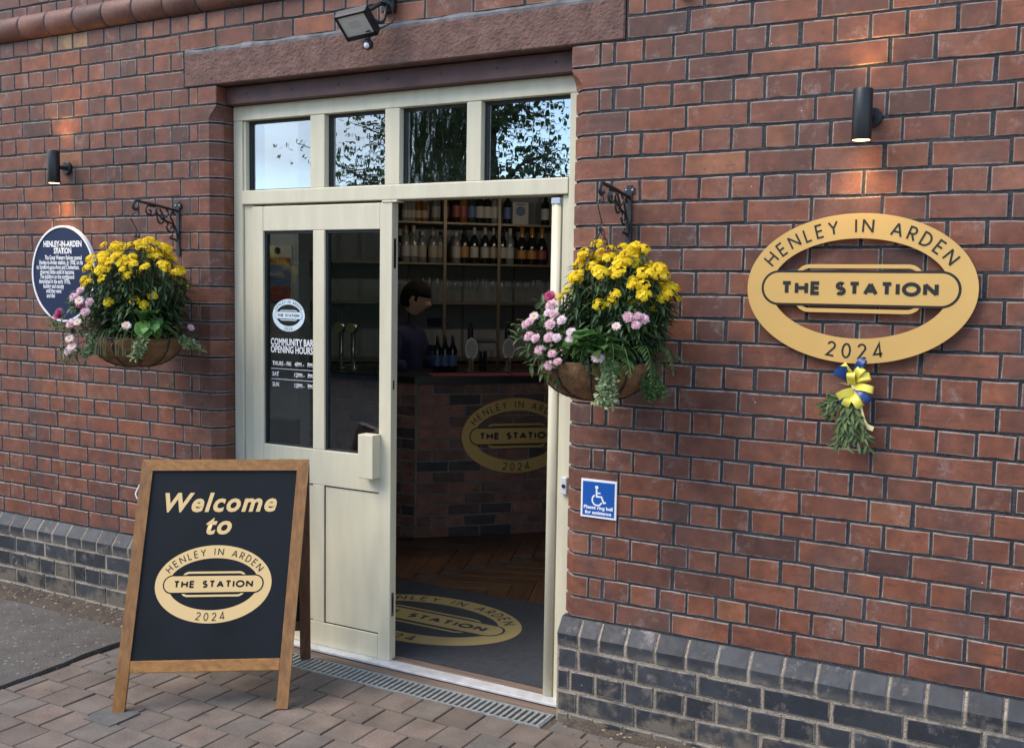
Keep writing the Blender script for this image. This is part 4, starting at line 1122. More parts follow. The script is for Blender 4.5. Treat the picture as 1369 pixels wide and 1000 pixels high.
mb = MB(); mb.lathe([(.030, 0), (.030, -.012), (.026, -.02), (.0001, -.022)], 20, (0, -.0, .03), 'y'); mb.build('base', M['black_metal'], c2)
mb = MB(); mb.smooth = True; mb.ball((0, -.024, .024), .018, 12, 8); mb.build('lens', M['black_metal'], c2)

# ------------------------------------------------------------------ ribbon and sprig below the gold sign
rb = thing('ribbon_bow', 'yellow and blue ribbon bow hanging from the foot of the gold sign', 'bow', (3.25, -.028, 1.448))
def strip(pts, w, wdir=(0, 0, 1), tw=0.0):
    P_ = spline(pts, 8); mb = MB(); vs = []; fs = []; n = len(P_)
    wd = Vector(wdir).normalized()
    for i, q in enumerate(P_):
        t = (P_[min(i + 1, n - 1)] - P_[max(i - 1, 0)]).normalized()
        d = (wd - t * wd.dot(t));  d = d.normalized() if d.length > 1e-4 else t.orthogonal().normalized()
        if tw: d = Matrix.Rotation(tw * i / n, 3, t) @ d
        vs += [q + d * w / 2, q - d * w / 2]
    for i in range(n - 1): fs.append((2 * i, 2 * i + 1, 2 * i + 3, 2 * i + 2))
    mb.smooth = True; mb.add(vs, fs); return mb
def loop(ang, L_, w, mat, y=0.0, z=0.0, x=0.0):
    c_, s_ = math.cos(R(ang)), math.sin(R(ang))
    pts = [(x, y - .004, z), (x + c_ * L_ * .55, y - .030, z + s_ * L_ * .55 + .004), (x + c_ * L_, y - .026, z + s_ * L_), (x + c_ * L_ * 1.02, y - .008, z + s_ * L_ - .004), (x + c_ * L_ * .55, y - .002, z + s_ * L_ * .55 - .004), (x, y, z)]
    o = strip(pts, w, (-s_, .25, c_)).build('ribbon_loop', M[mat], rb); return o
for a_, L_, w_, m_, dz in ((62, .075, .030, 'ribbon_b', .02), (150, .085, .030, 'ribbon_b', -.005), (170, .055, .026, 'ribbon_b', .03), (-40, .080, .030, 'ribbon_b', -.02), (200, .05, .03, 'ribbon_b', -.06),
                           (20, .070, .032, 'ribbon_y', .0), (125, .062, .034, 'ribbon_y', .01), (55, .060, .034, 'ribbon_y', .005), (-5, .072, .030, 'ribbon_y', -.02), (205, .060, .032, 'ribbon_y', -.035), (-50, .062, .034, 'ribbon_y', -.045), (240, .050, .034, 'ribbon_y', -.05), (90, .05, .036, 'ribbon_y', -.015)):
    loop(a_, L_ * .82, w_ * .8, m_, -.012 - rnd(0, .014), dz - .02, rnd(-.004, .008))
strip([(0, -.02, -.03), (.02, -.03, -.07), (.03, -.028, -.12), (.048, -.03, -.165), (.075, -.034, -.178)], .017, (1, 0, .2), .5).build('ribbon_tail', M['ribbon_c'], rb)
strip([(-.01, -.03, -.035), (-.045, -.04, -.03), (-.078, -.03, -.055), (-.083, -.02, -.10), (-.07, -.02, -.125), (-.055, -.028, -.12), (-.062, -.034, -.108)], .010, (.2, 1, 0), .3).build('ribbon_tail', M['ribbon_c'], rb)
def leaf_pts(L_, w, fold=.25, droop=.2, seg=3):
    """small pointed leaf along +x, lying in xy"""
    vs = []; fs = []
    for i in range(seg + 1):
        t = i / seg; ww = w * math.sin(math.pi * min(.98, .06 + t * .94)) ** .8 if i < seg else 0.0
        z = -droop * L_ * t * t
        vs += [(L_ * t, -ww / 2, z + fold * ww), (L_ * t, 0, z), (L_ * t, ww / 2, z + fold * ww)]
    for i in range(seg):
        a = 3 * i; fs += [(a, a + 3, a + 4, a + 1), (a + 1, a + 4, a + 5, a + 2)]
    return vs, fs
def put_leaf(mb, base, dirv, up, L_, w, fold=.25, droop=.2, seg=3):
    x = Vector(dirv).normalized(); z = Vector(up); z = z - x * z.dot(x)
    if z.length < 1e-4: z = x.orthogonal()
    z.normalize(); y = z.cross(x)
    v, f = leaf_pts(L_, w, fold, droop, seg); b = Vector(base)
    mb.add([b + x * q[0] + y * q[1] + z * q[2] for q in v], f)
sp = thing('olive_sprig', 'bunch of dried green leaves hanging below the ribbon bow', 'sprig', (3.238, -.025, 1.40))
sm_ = MB(); lf = MB()
for k in range(13):
    a = -90 + (k - 6) * 4.2 + rnd(-4, 4); L_ = rnd(.12, .185) if k > 2 else rnd(.10, .14)
    if k < 3: a = 206 + k * 14; L_ = .085
    d = Vector((math.cos(R(a)), 0, math.sin(R(a)))); st = [Vector((0, -.012, -.005)) + d * L_ * t + Vector((0, -.02 * math.sin(t * 2.5) - rnd(0, .004), -.02 * t * t)) for t in (0, .25, .5, .75, 1)]
    sm_.tube(st, [.0022, .002, .0016, .0012, .0008], 5)
    for i in range(20):
        t = .15 + .85 * i / 19; q = st[0].lerp(st[-1], t) + Vector((0, -.018 * math.sin(t * 2.5), 0))
        put_leaf(lf, q, d + Vector((rnd(-.8, .8), rnd(-.9, .2), rnd(-.5, .5))), (rnd(-.4, .4), -1, rnd(-.2, .4)), rnd(.028, .044), rnd(.008, .0125), .2, .25)
sm_.build('stem', M['stem'], sp); o = lf.build('leaves', M['leaf_olive'], sp); tag(o, kind='stuff')

# ------------------------------------------------------------------ hanging basket brackets
def bracket(label, X, ztop):
    t = thing('basket_bracket', label, 'bracket', (X, 0, ztop), 0, 'scrolled iron brackets')
    def Q(x, y): return (0, -(980 - x) / 3050 - .008, -(y - 100) / 3340)
    mb = MB(); mb.box(-.011, .011, -.008, -.0005, -.245, .005, .002); mb.box(-.022, .022, -.0075, -.0008, -.028, -.004, .003); mb.lathe([(.013, -.0008), (.013, -.0078)], 14, (0, 0, -.245), 'y'); bp_ = mb.build('back_plate', M['iron'], t)
    for xx in (-.013, .013):
        m2 = MB(); m2.lathe([(.0045, -.0076), (.004, -.0095), (.0001, -.0102)], 10, (xx, 0, -.015), 'y'); m2.build('screw', M['chrome'], bp_)
    mb = MB(); mb.tube(spline([Q(980, 235), Q(760, 205), Q(560, 175), Q(330, 150), Q(240, 138), Q(185, 165), Q(160, 220), Q(180, 262), Q(220, 270), Q(258, 238)], 5), .0068, 7); mb.build('arm', M['iron'], t)
    curves = [[(560, 205), (420, 200), (390, 270), (425, 330), (480, 310), (475, 270), (440, 265)], [(430, 330), (490, 352), (545, 320), (590, 330), (600, 400), (650, 455), (705, 435), (705, 395), (660, 385)],
              [(600, 215), (580, 260), (610, 320), (680, 370), (740, 410)], [(640, 225), (690, 300), (740, 400), (830, 430), (910, 470), (955, 560), (972, 690)], [(760, 230), (800, 270), (770, 340), (740, 350)],
              [(935, 310), (900, 265), (850, 280), (845, 340), (890, 420), (910, 470)], [(800, 460), (765, 500), (800, 560), (855, 590), (905, 550), (895, 495), (850, 500), (840, 540)], [(870, 640), (840, 655), (850, 690), (900, 690), (965, 720)], [(740, 410), (790, 440), (800, 465)]]
    for cv in curves:
        mb = MB(); mb.tube(spline([Q(*q) for q in cv], 5), .0046, 6); mb.build('scroll', M['iron'], t)
    return t
bracket('black scrolled iron bracket on the wall left of the door', .043, 2.108)
bracket('black scrolled iron bracket on the wall right of the door', 2.402, 2.108)

# ------------------------------------------------------------------ hanging baskets and their plants
def petal_flower(mb, c, nrm, r_, k, cup=.25, jitter=.15):
    nrm = Vector(nrm).normalized(); a = nrm.orthogonal().normalized(); b = nrm.cross(a); a0 = rnd(0, 6.3); c = Vector(c)
    for i in range(k):
        an = a0 + 2 * math.pi * i / k + rnd(-jitter, jitter); d = a * math.cos(an) + b * math.sin(an); s_ = a * -math.sin(an) + b * math.cos(an)
        w = r_ * math.pi / k * 1.15; L_ = r_ * rnd(.88, 1.1)
        mb.add([c, c + d * L_ * .6 + s_ * w * .75 + nrm * cup * L_ * .5, c + d * L_ + nrm * cup * L_ * .6 + s_ * w * .3, c + d * L_ - s_ * w * .3 + nrm * cup * L_ * .6, c + d * L_ * .6 - s_ * w * .75 + nrm * cup * L_ * .5], [(0, 1, 2, 3, 4)])
_clusters = []
for v in range(4):
    mb = MB(); random.seed(50 + v)
    for i in range(34):
        th = rnd(0, 6.28); ph = math.acos(1 - rnd(0, 1) * .95); d = Vector((math.sin(ph) * math.cos(th), math.sin(ph) * math.sin(th), math.cos(ph)))
        petal_flower(mb, Vector((d.x * .023, d.y * .023, d.z * .015)) * rnd(.8, 1.05), d + Vector((rnd(-.3, .3), rnd(-.3, .3), .3)), rnd(.0056, .0080), 4, .2)
    _clusters.append(mb.mesh('flower_cluster', M['yellow']))
_daisies = {}
def daisy_mesh(kind, v):
    if (kind, v) in _daisies: return _daisies[kind, v]
    mb = MB(); mats = {'pink': M['pink'], 'pale': M['palepink'], 'magenta': M['magenta']}[kind]
    st = random.getstate(); random.seed(v * 3 + len(kind))
    for ring, (r_, k, cup, z) in enumerate(((.0175, 20, .1, 0), (.015, 17, .45, .001), (.0115, 13, .9, .002), (.007, 8, 1.6, .003)) if kind != 'pale' or v % 2 else ((.018, 22, .08, 0), (.016, 18, .35, .001))):
        petal_flower(mb, (0, 0, z), (rnd(-.05, .05), rnd(-.05, .05), 1), r_, k, cup, .08)
    if kind == 'pale' and v % 2 == 0:
        mb.cur = 1; mb.ball((0, 0, .002), .0065, 10, 6, (1, 1, .5))
    random.setstate(st)
    _daisies[kind, v] = mb.mesh('daisy_flower', [mats, simple('daisy_eye', (.6, .38, .03), .8)]); return _daisies[kind, v]
def orient(o, pos, nrm):
    q = Vector(nrm).normalized().to_track_quat('Z', 'Y'); o.rotation_mode = 'QUATERNION'; o.rotation_quaternion = q; o.location = pos
def basket(X, seed, side, spec):
    random.seed(seed)
    Y = -.262; ZR = 1.468; RB = .206; DB = .142
    where = 'left' if side == 'L' else 'right'
    t = thing('hanging_basket', 'coir lined wire hanging basket on the wall %s of the door' % where, 'hanging basket', (X, Y, ZR - DB), 0, 'hanging baskets')
    mb = MB(); mb.smooth = True; prof = []
    nn = 48; rows = 13; vs = []; fs = []
    for j in range(rows):
        t_j = j / (rows - 1); r_ = RB * math.sin(math.pi / 2 * min(1, t_j * 1.02)) ** .82 if j else .0005; z = DB * (1 - math.cos(math.pi / 2 * t_j)) ** .95
        for k in range(nn):
            a = 2 * math.pi * k / nn; bul = 1 + .05 * abs(math.sin(a * 5)) + .02 * noise.noise(Vector((a * 4, z * 40, seed)))
            vs.append((r_ * bul * math.cos(a), r_ * bul * math.sin(a), z))
    for j in range(rows - 1):
        for k in range(nn): fs.append((j * nn + k, j * nn + (k + 1) % nn, (j + 1) * nn + (k + 1) % nn, (j + 1) * nn + k))
    mb.add(vs, fs); mb.build('coir_liner', M['coir'], t)
    fib = MB()
    for i in range(620):
        a = rnd(0, 6.28); tj = rnd(.35, 1); r_ = RB * math.sin(math.pi / 2 * tj) ** .82 * 1.03; z = DB * (1 - math.cos(math.pi / 2 * tj))
        p0 = Vector((r_ * math.cos(a), r_ * math.sin(a), z)); d = Vector((rnd(-1, 1), rnd(-1, 1), rnd(-.8, .8))).normalized() * rnd(.01, .03)
        fib.tube([p0, p0 + d * .5 + p0.normalized() * .004, p0 + d], .0004, 3, False)
    o = fib.build('coir_fibres', simple('coir_fibre', (.3, .17, .075), .9), t); tag(o, kind='stuff')
    for i in range(10):
        a = 2 * math.pi * i / 10
        m2 = MB(); m2.tube([(RB * 1.0 * math.sin(math.pi / 2 * q) ** .82 * math.cos(a) * 1.03, RB * math.sin(math.pi / 2 * q) ** .82 * math.sin(a) * 1.03, DB * (1 - math.cos(math.pi / 2 * q)) - .002) for q in (.02, .15, .3, .45, .6, .75, .9, 1)], .0032, 6); m2.build('wire_rib', M['wire'], t)
    m2 = MB(); m2.tube([(RB * 1.03 * math.cos(a), RB * 1.03 * math.sin(a), DB) for a in [2 * math.pi * i / 40 for i in range(41)]], .003, 6); m2.build('wire_rim', M['wire'], t)
    mb = MB(); mb.lathe([(RB * .98, DB - .015), (.0001, DB - .004)], 24, cap=False); mb.build('soil', M['dirt'], t)
    # hook and chains
    hz = 2.045 - (ZR - DB)
    m2 = MB(); m2.tube(spline([(.0, -.006, hz - .01), (0, -.02, hz - .012), (.0, -.028, hz - .03), (0, -.012, hz - .055), (0, .010, hz - .04 - .05), (0, .004, hz - .1), (0, -.006, hz - .092)], 5), .0021, 6)
    m2.tube(spline([(0, -.012, hz - .012), (0, .0, hz + .008), (0, .016, hz + .004), (0, .022, hz - .02)], 5), .0021, 6); m2.build('hook', M['wire'], t)
    for i in range(4):
        a = R(45 + 90 * i + 12); p0 = Vector((0, 0, hz - .098)); p1 = Vector((RB * math.cos(a), RB * math.sin(a), DB)); L_ = (p1 - p0).length; nl = int(L_ / .017)
        m2 = MB(); d = (p1 - p0).normalized(); s1 = d.orthogonal().normalized(); s2 = d.cross(s1)
        for k in range(nl):
            c_ = p0 + d * (k + .5) * L_ / nl; sd = s1 if k % 2 else s2
            m2.tube([c_ + d * .0115 * math.cos(q) + sd * .0048 * math.sin(q) for q in [2 * math.pi * z_ / 8 for z_ in range(9)]], .0013, 4, False)
        m2.build('chain', M['wire'], t)
    base = Vector((X, Y, ZR))
    tow = Vector((3.9085 - X, -3.6376 - Y, 0)).normalized(); rgt = Vector((-tow.y, tow.x, 0))
    def V3(o_, c_, z_): q_ = rgt * o_ + tow * c_; return Vector((q_.x, q_.y, z_))
    # ---------- yellow wallflower
    wf = thing('wallflower', 'bushy wallflower with bright yellow flower heads in the %s hanging basket' % where, 'plant', base, 0, 'yellow wallflowers')
    lf = MB(); stm = MB(); heads = []
    cx = spec['wf_x']; Hh = spec['wf_h']
    cy = spec['wf_y']
    for s in range(118):
        a = rnd(0, 6.28); sp_ = math.sqrt(rnd(0, 1)); r0 = .09 * sp_; p0 = Vector((cx * .5 + r0 * math.cos(a), r0 * math.sin(a) * .9, -.03))
        rr = spec['wf_r'] * sp_; top_ = Vector((cx + rr * math.cos(a), cy + rr * math.sin(a) * .8, Hh * (1 - .42 * sp_ ** 2.4) * rnd(.86, 1.03)))
        mid = p0.lerp(top_, .5) + Vector((math.cos(a), math.sin(a), .2)) * .03
        P_ = spline([p0, mid, top_], 6); stm.tube(P_, .0024, 4, False)
        for k in range(22):
            t_k = .10 + .84 * k / 21; q = P_[min(len(P_) - 1, int(t_k * (len(P_) - 1)))] + Vector((rnd(-.012, .012), rnd(-.012, .012), rnd(-.012, .012)))
            an = rnd(0, 6.28); out_ = Vector((math.cos(an) + math.cos(a) * .5, math.sin(an) + math.sin(a) * .5, rnd(-.5, .5)))
            put_leaf(lf, q, out_, (0, 0, 1), rnd(.05, .085) * (1 - .3 * t_k), rnd(.012, .0185), .22, rnd(.2, .8))
        if sp_ > .25 or s % 3 == 0: heads.append((top_, Vector((math.cos(a) * .6 * sp_, math.sin(a) * .6 * sp_ - .3, 1))))
    # low leaves round the rim
    for i in range(520):
        a = rnd(0, 6.28); r_ = rnd(.09, .20)
        if abs(math.atan2(tow.y, tow.x) % 6.283 - a) < .45 and r_ > .12: continue
        q = Vector((r_ * math.cos(a) + cx * .3, r_ * math.sin(a), rnd(.0, .16) * (1.15 - r_ * 2)))
        put_leaf(lf, q, (math.cos(a), math.sin(a), rnd(-.45, .6)), (0, 0, 1), rnd(.045, .075), rnd(.011, .018), .2, rnd(.1, .6))
    tag(stm.build('stems', M['stem'], wf), kind='stuff'); o = lf.build('foliage', M['leaf_dark'], wf); tag(o, kind='stuff')
    for top_, nv in heads[:spec['heads']]:
        for j in range(random.choice((1, 1, 2))):
            o = link('flower_cluster', random.choice(_clusters), wf); s_ = rnd(.8, 1.2); orient(o, top_ + Vector((rnd(-.02, .02), rnd(-.02, .008), rnd(-.012, .010))), nv + Vector((rnd(-.3, .3), rnd(-.3, .2), 0))); o.scale = (s_, s_, s_)
    for (dx, dz, dy) in spec['low_heads']:
        o = link('flower_cluster', random.choice(_clusters), wf); orient(o, V3(dx, -dy, dz), V3(dx, 1, .7))
    # ---------- daisies
    ds = thing('daisy_plant', spec['daisy_label'], 'plant', base, 0, 'double daisies')
    lf = MB(); stm = MB()
    for (dx, dy, dz, kind) in spec['daisies']:
        p1 = V3(dx, -dy + .03, dz); p0 = V3(dx * .55, -dy * .55, -.02); stm.tube(spline([p0, p0.lerp(p1, .5) + Vector((0, 0, .02)), p1], 4), .0014, 4, False)
        o = link('daisy_flower', daisy_mesh(kind, random.randrange(4)), ds); orient(o, p1, V3(dx * 2.0 + rnd(-.25, .25), 1 + rnd(-.2, .2), .75)); s_ = rnd(.8, 1.15) * spec.get('dsize', 1); o.scale = (s_, s_, s_)
        for k in range(18):
            q = V3(dx + rnd(-.035, .03), -dy - rnd(-.01, .07), dz - rnd(.0, .06)); put_leaf(lf, q, V3(dx + rnd(-.6, .6), rnd(-.3, 1), rnd(-.5, .7)), (0, -.3, 1), rnd(.028, .05), rnd(.009, .016), .15, .3)
    tag(stm.build('stems', M['stem'], ds), kind='stuff'); o = lf.build('foliage', M['leaf_mid'], ds); tag(o, kind='stuff')
    # ---------- primrose rosette
    pr_ = thing('primrose', 'leafy primrose rosette with broad bright green leaves in the %s basket' % where, 'plant', base, 0, 'primroses')
    lv = []
    for v in range(3):
        mb = MB(); L_, w_ = .088 + .01 * v, .052; ns = 7; vs = []; fs = []
        for i in range(ns + 1):
            tt = i / ns; ww = w_ * (math.sin(math.pi * min(1, tt ** 1.5 * .86 + .06)) ** .75) * (1 if i < ns else .25) / 1; zz = .018 * math.sin(tt * 2.2) - .045 * tt * tt
            for j in (-1, -.5, 0, .5, 1): vs.append((L_ * tt, ww / 2 * j, zz + .010 * abs(j) + .004 * math.sin(i * 2.4 + j * 3 + v)))
        for i in range(ns):
            for j in range(4): fs.append((i * 5 + j, (i + 1) * 5 + j, (i + 1) * 5 + j + 1, i * 5 + j + 1))
        mb.smooth = True; mb.add(vs, fs); lv.append(mb.mesh('leaf', M['leaf_prim']))
    for i in range(spec.get('prim_n', 17)):
        a = R(rnd(-95, 95)) if i < 14 else rnd(0, 6.28); el = rnd(-.35, .85)
        o = link('leaf', random.choice(lv), pr_); px = spec['prim_x']
        d = V3(math.sin(a) * math.cos(el), math.cos(a) * math.cos(el), math.sin(el)); o.rotation_mode = 'QUATERNION'; o.rotation_quaternion = d.to_track_quat('X', 'Z'); o.location = V3(px + rnd(-.025, .025), .175 + rnd(-.015, .02), .03 + rnd(-.015, .045)); s_ = rnd(1.0, 1.4); o.scale = (s_, s_, s_)
    # ---------- trailing variegated ivy
    for (label, dx, dy, dz, L_, bend) in spec['ivy']:
        iv = thing('trailing_ivy', label, 'plant', base + V3(dx, -dy + .01, dz), 0, 'trailing variegated ivy')
        lf = MB(); stm = MB()
        for s in range(6):
            ax = rnd(-.02, .02); P_ = spline([V3(ax, 0, 0), V3(ax + bend * .3, .035, -.01 - L_ * .1), V3(ax + bend * .7 + rnd(-.015, .015), .04, -L_ * .5), V3(ax + bend + rnd(-.02, .02), .03, -L_ * rnd(.75, 1.05))], 6); stm.tube(P_, .0012, 4, False)
            for q in P_:
                for k in range(4): put_leaf(lf, q + Vector((rnd(-.01, .01), rnd(-.01, .01), rnd(-.008, .008))), (rnd(-1, 1), rnd(-1, .3), rnd(-.7, .5)), (0, -1, .4), rnd(.012, .024), rnd(.008, .013), .15, .2, 2)
        stm.build('stem', M['stem'], iv); o = lf.build('leaves', M['leaf_fern' if 'dark' in label else 'leaf_var'], iv); tag(o, kind='stuff')
    return t
rs = lambda pts: [(x, y, z, k) for x, y, z, k in pts]
L_spec = dict(wf_x=.0, wf_y=.0, wf_h=.455, wf_r=.265, heads=85, low_heads=[(-.12, .16, -.14), (-.01, .17, -.2), (.07, .19, -.18), (.03, .15, -.2)], daisy_label='pink double daisies leaning over the blue plaque in the left basket', dsize=1.25, prim_x=.03,
    daisies=[(-.235, -.12, .21, 'pink'), (-.265, -.09, .18, 'pink'), (-.24, -.12, .165, 'pale'), (-.20, -.13, .16, 'pink'), (-.215, -.14, .115, 'pink'), (-.235, -.12, .15, 'magenta'), (-.33, -.05, .115, 'magenta'), (-.335, -.04, .095, 'magenta'), (-.045, -.24, .06, 'pale'), (-.285, -.10, -.005, 'pale'), (-.275, -.11, -.04, 'pale'), (-.29, -.1, -.06, 'pale'), (.235, -.08, .045, 'pink'), (-.25, -.12, .07, 'pale'), (-.28, -.1, .06, 'pink')],
    ivy=[('pale variegated ivy spilling over the front of the left basket', .02, -.19, .0, .085, -.01), ('pale variegated sprig at the right rim of the left basket', .20, -.09, -.005, .05, .055), ('thin grey-green trailing stems at the left rim of the left basket', -.19, -.06, .01, .10, -.03)])
R_spec = dict(wf_x=.06, wf_y=.02, wf_h=.42, wf_r=.205, heads=70, low_heads=[(.0, .2, -.16), (.04, .21, -.16), (.11, .2, -.15), (.135, .22, -.14), (.19, .19, -.09)], daisy_label='pink and white double daisies at the left of the right basket', dsize=1.15, prim_x=.0,
    daisies=[(-.17, -.07, .225, 'magenta'), (-.165, -.09, .195, 'pink'), (-.175, -.11, .168, 'pale'), (-.155, -.12, .165, 'pink'), (-.225, -.07, .155, 'pale'), (-.24, -.09, .135, 'pink'), (-.255, -.07, .125, 'pink'), (-.165, -.14, .13, 'pink'), (-.125, -.15, .145, 'pale'), (-.14, -.17, .085, 'pale'), (-.09, -.19, .105, 'pale'), (-.09, -.19, .08, 'pale'), (-.165, -.15, .085, 'pink'), (-.215, -.12, .08, 'pink'), (-.24, -.09, .085, 'pink'), (-.155, -.165, .03, 'pink'), (-.20, -.12, .04, 'pink'), (-.135, -.175, .005, 'pink'), (-.165, -.15, -.01, 'pink'), (.10, -.19, .16, 'pink'), (.13, -.19, .165, 'pink'), (.15, -.18, .155, 'pink'), (.125, -.20, .135, 'pink'), (.06, -.2, .13, 'pale'), (.0, -.23, .025, 'pale')],
    ivy=[('pale variegated ivy hanging down the front of the right basket', .05, -.185, .01, .155, -.015), ('dark small trailing sprig at the right rim of the right basket', .175, -.09, -.03, .10, .02)])
basket(.043, 11, 'L', L_spec)
basket(2.402, 23, 'R', R_spec)
# fern at the right of the right basket
random.seed(5)
fe = thing('fern', 'green fern fronds arching out at the right of the right basket', 'plant', (2.402, -.262, 1.455))
for i in range(9):
    a = R(-85 + i * 13 + rnd(-6, 6)); L_ = rnd(.13, .2); d = Vector((math.cos(a), math.sin(a), 0))
    P_ = spline([d * .10 + Vector((.03, 0, .02)), d * (.10 + L_ * .5) + Vector((.03, 0, .09 - i * .004)), d * (.10 + L_ * .85) + Vector((.03, 0, .05 + rnd(-.03, .03))), d * (.10 + L_) + Vector((.03, 0, rnd(-.05, .03)))], 6)
    mb = MB(); mb.tube(P_, .0011, 4, False); n = len(P_)
    for k in range(2, n):
        t_k = k / (n - 1); tg = (P_[min(k + 1, n - 1)] - P_[k - 1]).normalized(); sd = tg.cross(Vector((0, 0, 1))).normalized(); ll = .040 * math.sin(math.pi * min(.97, .2 + t_k * .8)) + .006
        for s in (-1, 1): put_leaf(mb, P_[k], sd * s + tg * .45 + Vector((0, 0, rnd(-.25, 0))), (0, 0, 1), ll * rnd(.85, 1.05), .0062, .1, .25, 3)
    mb.build('frond', M['leaf_fern'], fe)
# long grassy stems drooping at the left of the left basket
gs = thing('trailing_grass', 'thin arching grass stems at the left of the left basket', 'plant', (.043, -.262, 1.455))
mb = MB()
for i in range(34):
    a = R(rnd(205, 315)); d = Vector((math.cos(a), math.sin(a), 0)); L_ = rnd(.10, .17)
    mb.tube(spline([d * .10, d * (.10 + L_ * .45) + Vector((0, 0, .05)), d * (.10 + L_ * .8) + Vector((0, 0, rnd(-.03, .03))), d * (.10 + L_ * .85) + Vector((0, 0, -.07))], 5), [.0018] * 15 + [.0006], 4, False)
o = mb.build('blades', simple('grass_stem', (.14, .17, .06), .6), gs); tag(o, kind='stuff')

# ------------------------------------------------------------------ the bar room behind the door
random.seed(99)
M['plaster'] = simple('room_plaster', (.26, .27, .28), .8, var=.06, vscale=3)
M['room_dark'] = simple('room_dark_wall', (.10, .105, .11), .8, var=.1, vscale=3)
M['brass'] = simple('shelf_brass', (.17, .14, .09), .45, metal=.5)
M['shelfwood'] = wood_mat('shelf_wood', (.06, .045, .032), (.12, .09, .06), .6, 'x')
FZ = .018
mb = MB(); mb.box(-4.2, 4.6, .31, 7.2, -.05, FZ - .012); o = mb.build('interior_floor', M['joint']); tag(o, kind='structure'); ifl = o
mb = MB(); mb.box(.30, 2.146, .186, .3095, -.05, FZ - .001); o = mb.build('doorway_floor', M['floorwood']); tag(o, kind='structure')
mb = MB(); mb.box(-4.2, 4.6, .302, 7.2, 2.95, 3.05); o = mb.build('ceiling', M['plaster']); tag(o, kind='structure')
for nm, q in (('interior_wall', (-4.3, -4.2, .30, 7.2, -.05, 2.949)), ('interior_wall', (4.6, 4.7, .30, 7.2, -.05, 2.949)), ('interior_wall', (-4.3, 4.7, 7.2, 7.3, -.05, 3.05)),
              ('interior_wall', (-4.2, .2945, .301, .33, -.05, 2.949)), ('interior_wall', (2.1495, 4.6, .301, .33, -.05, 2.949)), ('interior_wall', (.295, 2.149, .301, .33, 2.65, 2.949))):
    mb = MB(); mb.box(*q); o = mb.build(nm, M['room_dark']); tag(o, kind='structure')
# herringbone boards
PLW, PLL = .125, .60
pl_me = []
for v in range(2):
    mb = MB(); mb.box(0, PLL - .003, 0, PLW - .003, -.012, 0, .0015); pl_me.append(mb.mesh('floor_board', M['floorwood']))
def place_board(cx, cy, rz_):
    if not (-.9 < cx < 2.6 and .31 < cy < 3.6): return
    o = link('floor_board', random.choice(pl_me), ifl, (cx, cy, FZ - .002 + rnd(-.0006, .0006))); o.rotation_euler = (0, 0, rz_)
n_u = int(PLL / PLW)
A0 = R(20)
for a_ in range(-16, 18):
    for b_ in range(-3, 4):
        x = a_ * PLW + b_ * (PLL + PLW * 0) ; y = a_ * PLW - b_ * PLL
        for kk in (0, 1):
            lx, ly = (x, y) if kk == 0 else (x + PLW * 0, y + PLW)
            cx = .9 + lx * math.cos(A0) - ly * math.sin(A0); cy = 1.8 + lx * math.sin(A0) + ly * math.cos(A0)
            place_board(cx, cy, A0 + (0 if kk == 0 else R(90)))
# door mat
dm = thing('door_mat', 'dark entrance mat with the gold oval station badge inside the doorway', 'mat', (1.15, .70, FZ))
mb = MB(); mb.box(-.62, .93, -.525, .505, .0, .009, .002); mb.build('pile', M['matdark'], dm)
# badge: near/right end of the long axis lies towards the right
logo(dm, frame_m((-.10, -.02, .0095), (1, 0, 0), (0, 1, 0), (0, 0, 1)), M['matgold'], M['matdark'], 1.41, .001, flat=True, letters_bold=1.1)

# bar counter: a straight run then a 45 degree face towards the door
BN = Vector((-.69, .724, 0)).normalized(); BT = Vector((BN.y, -BN.x, 0)); B0 = Vector((.033, 2.08, FZ))
bar = thing('bar_counter', 'brick fronted bar counter with black top inside the doorway', 'bar', B0)
def bar_poly(off, LL=2.2):
    c0 = Vector((0, 0)); t2 = Vector((BT.x, BT.y)); n2 = Vector((BN.x, BN.y))
    k = off * math.tan(R(45) / 2)
    p0 = Vector((-2.6, -off)); p1 = Vector((0 + k * 0 + off * (1 - n2.y * -1 - 1) * 0, -off)) + Vector((k, 0)); p2 = t2 * LL - n2 * off
    p3 = t2 * LL + n2 * .55; p4 = n2 * .55 + Vector((-.22, 0)) + t2 * 0; p5 = Vector((-2.6, .55))
    return [tuple(p0), tuple(p1), tuple(p2), tuple(p3), tuple(p4 if p4.y > .3 else Vector((-.4, .55))), tuple(p5)]
M['bar_mortar'] = ground_mat('bar_mortar', (.16, .145, .13), (.26, .24, .215), 9, bump=.5)
M['bar_brick'] = brick_mat('bar_brick', [(0, (.04, .035, .035)), (.2, (.15, .07, .05)), (.5, (.24, .10, .066)), (.8, (.3, .125, .08)), (1, (.2, .10, .075))], (.2, .17, .15), rimamt=.3, lime=.3)
mb = MB(); mb.prism(bar_poly(-.004), 0, 1.06); mb.build('core', M['bar_mortar'], bar)
BC = .0757
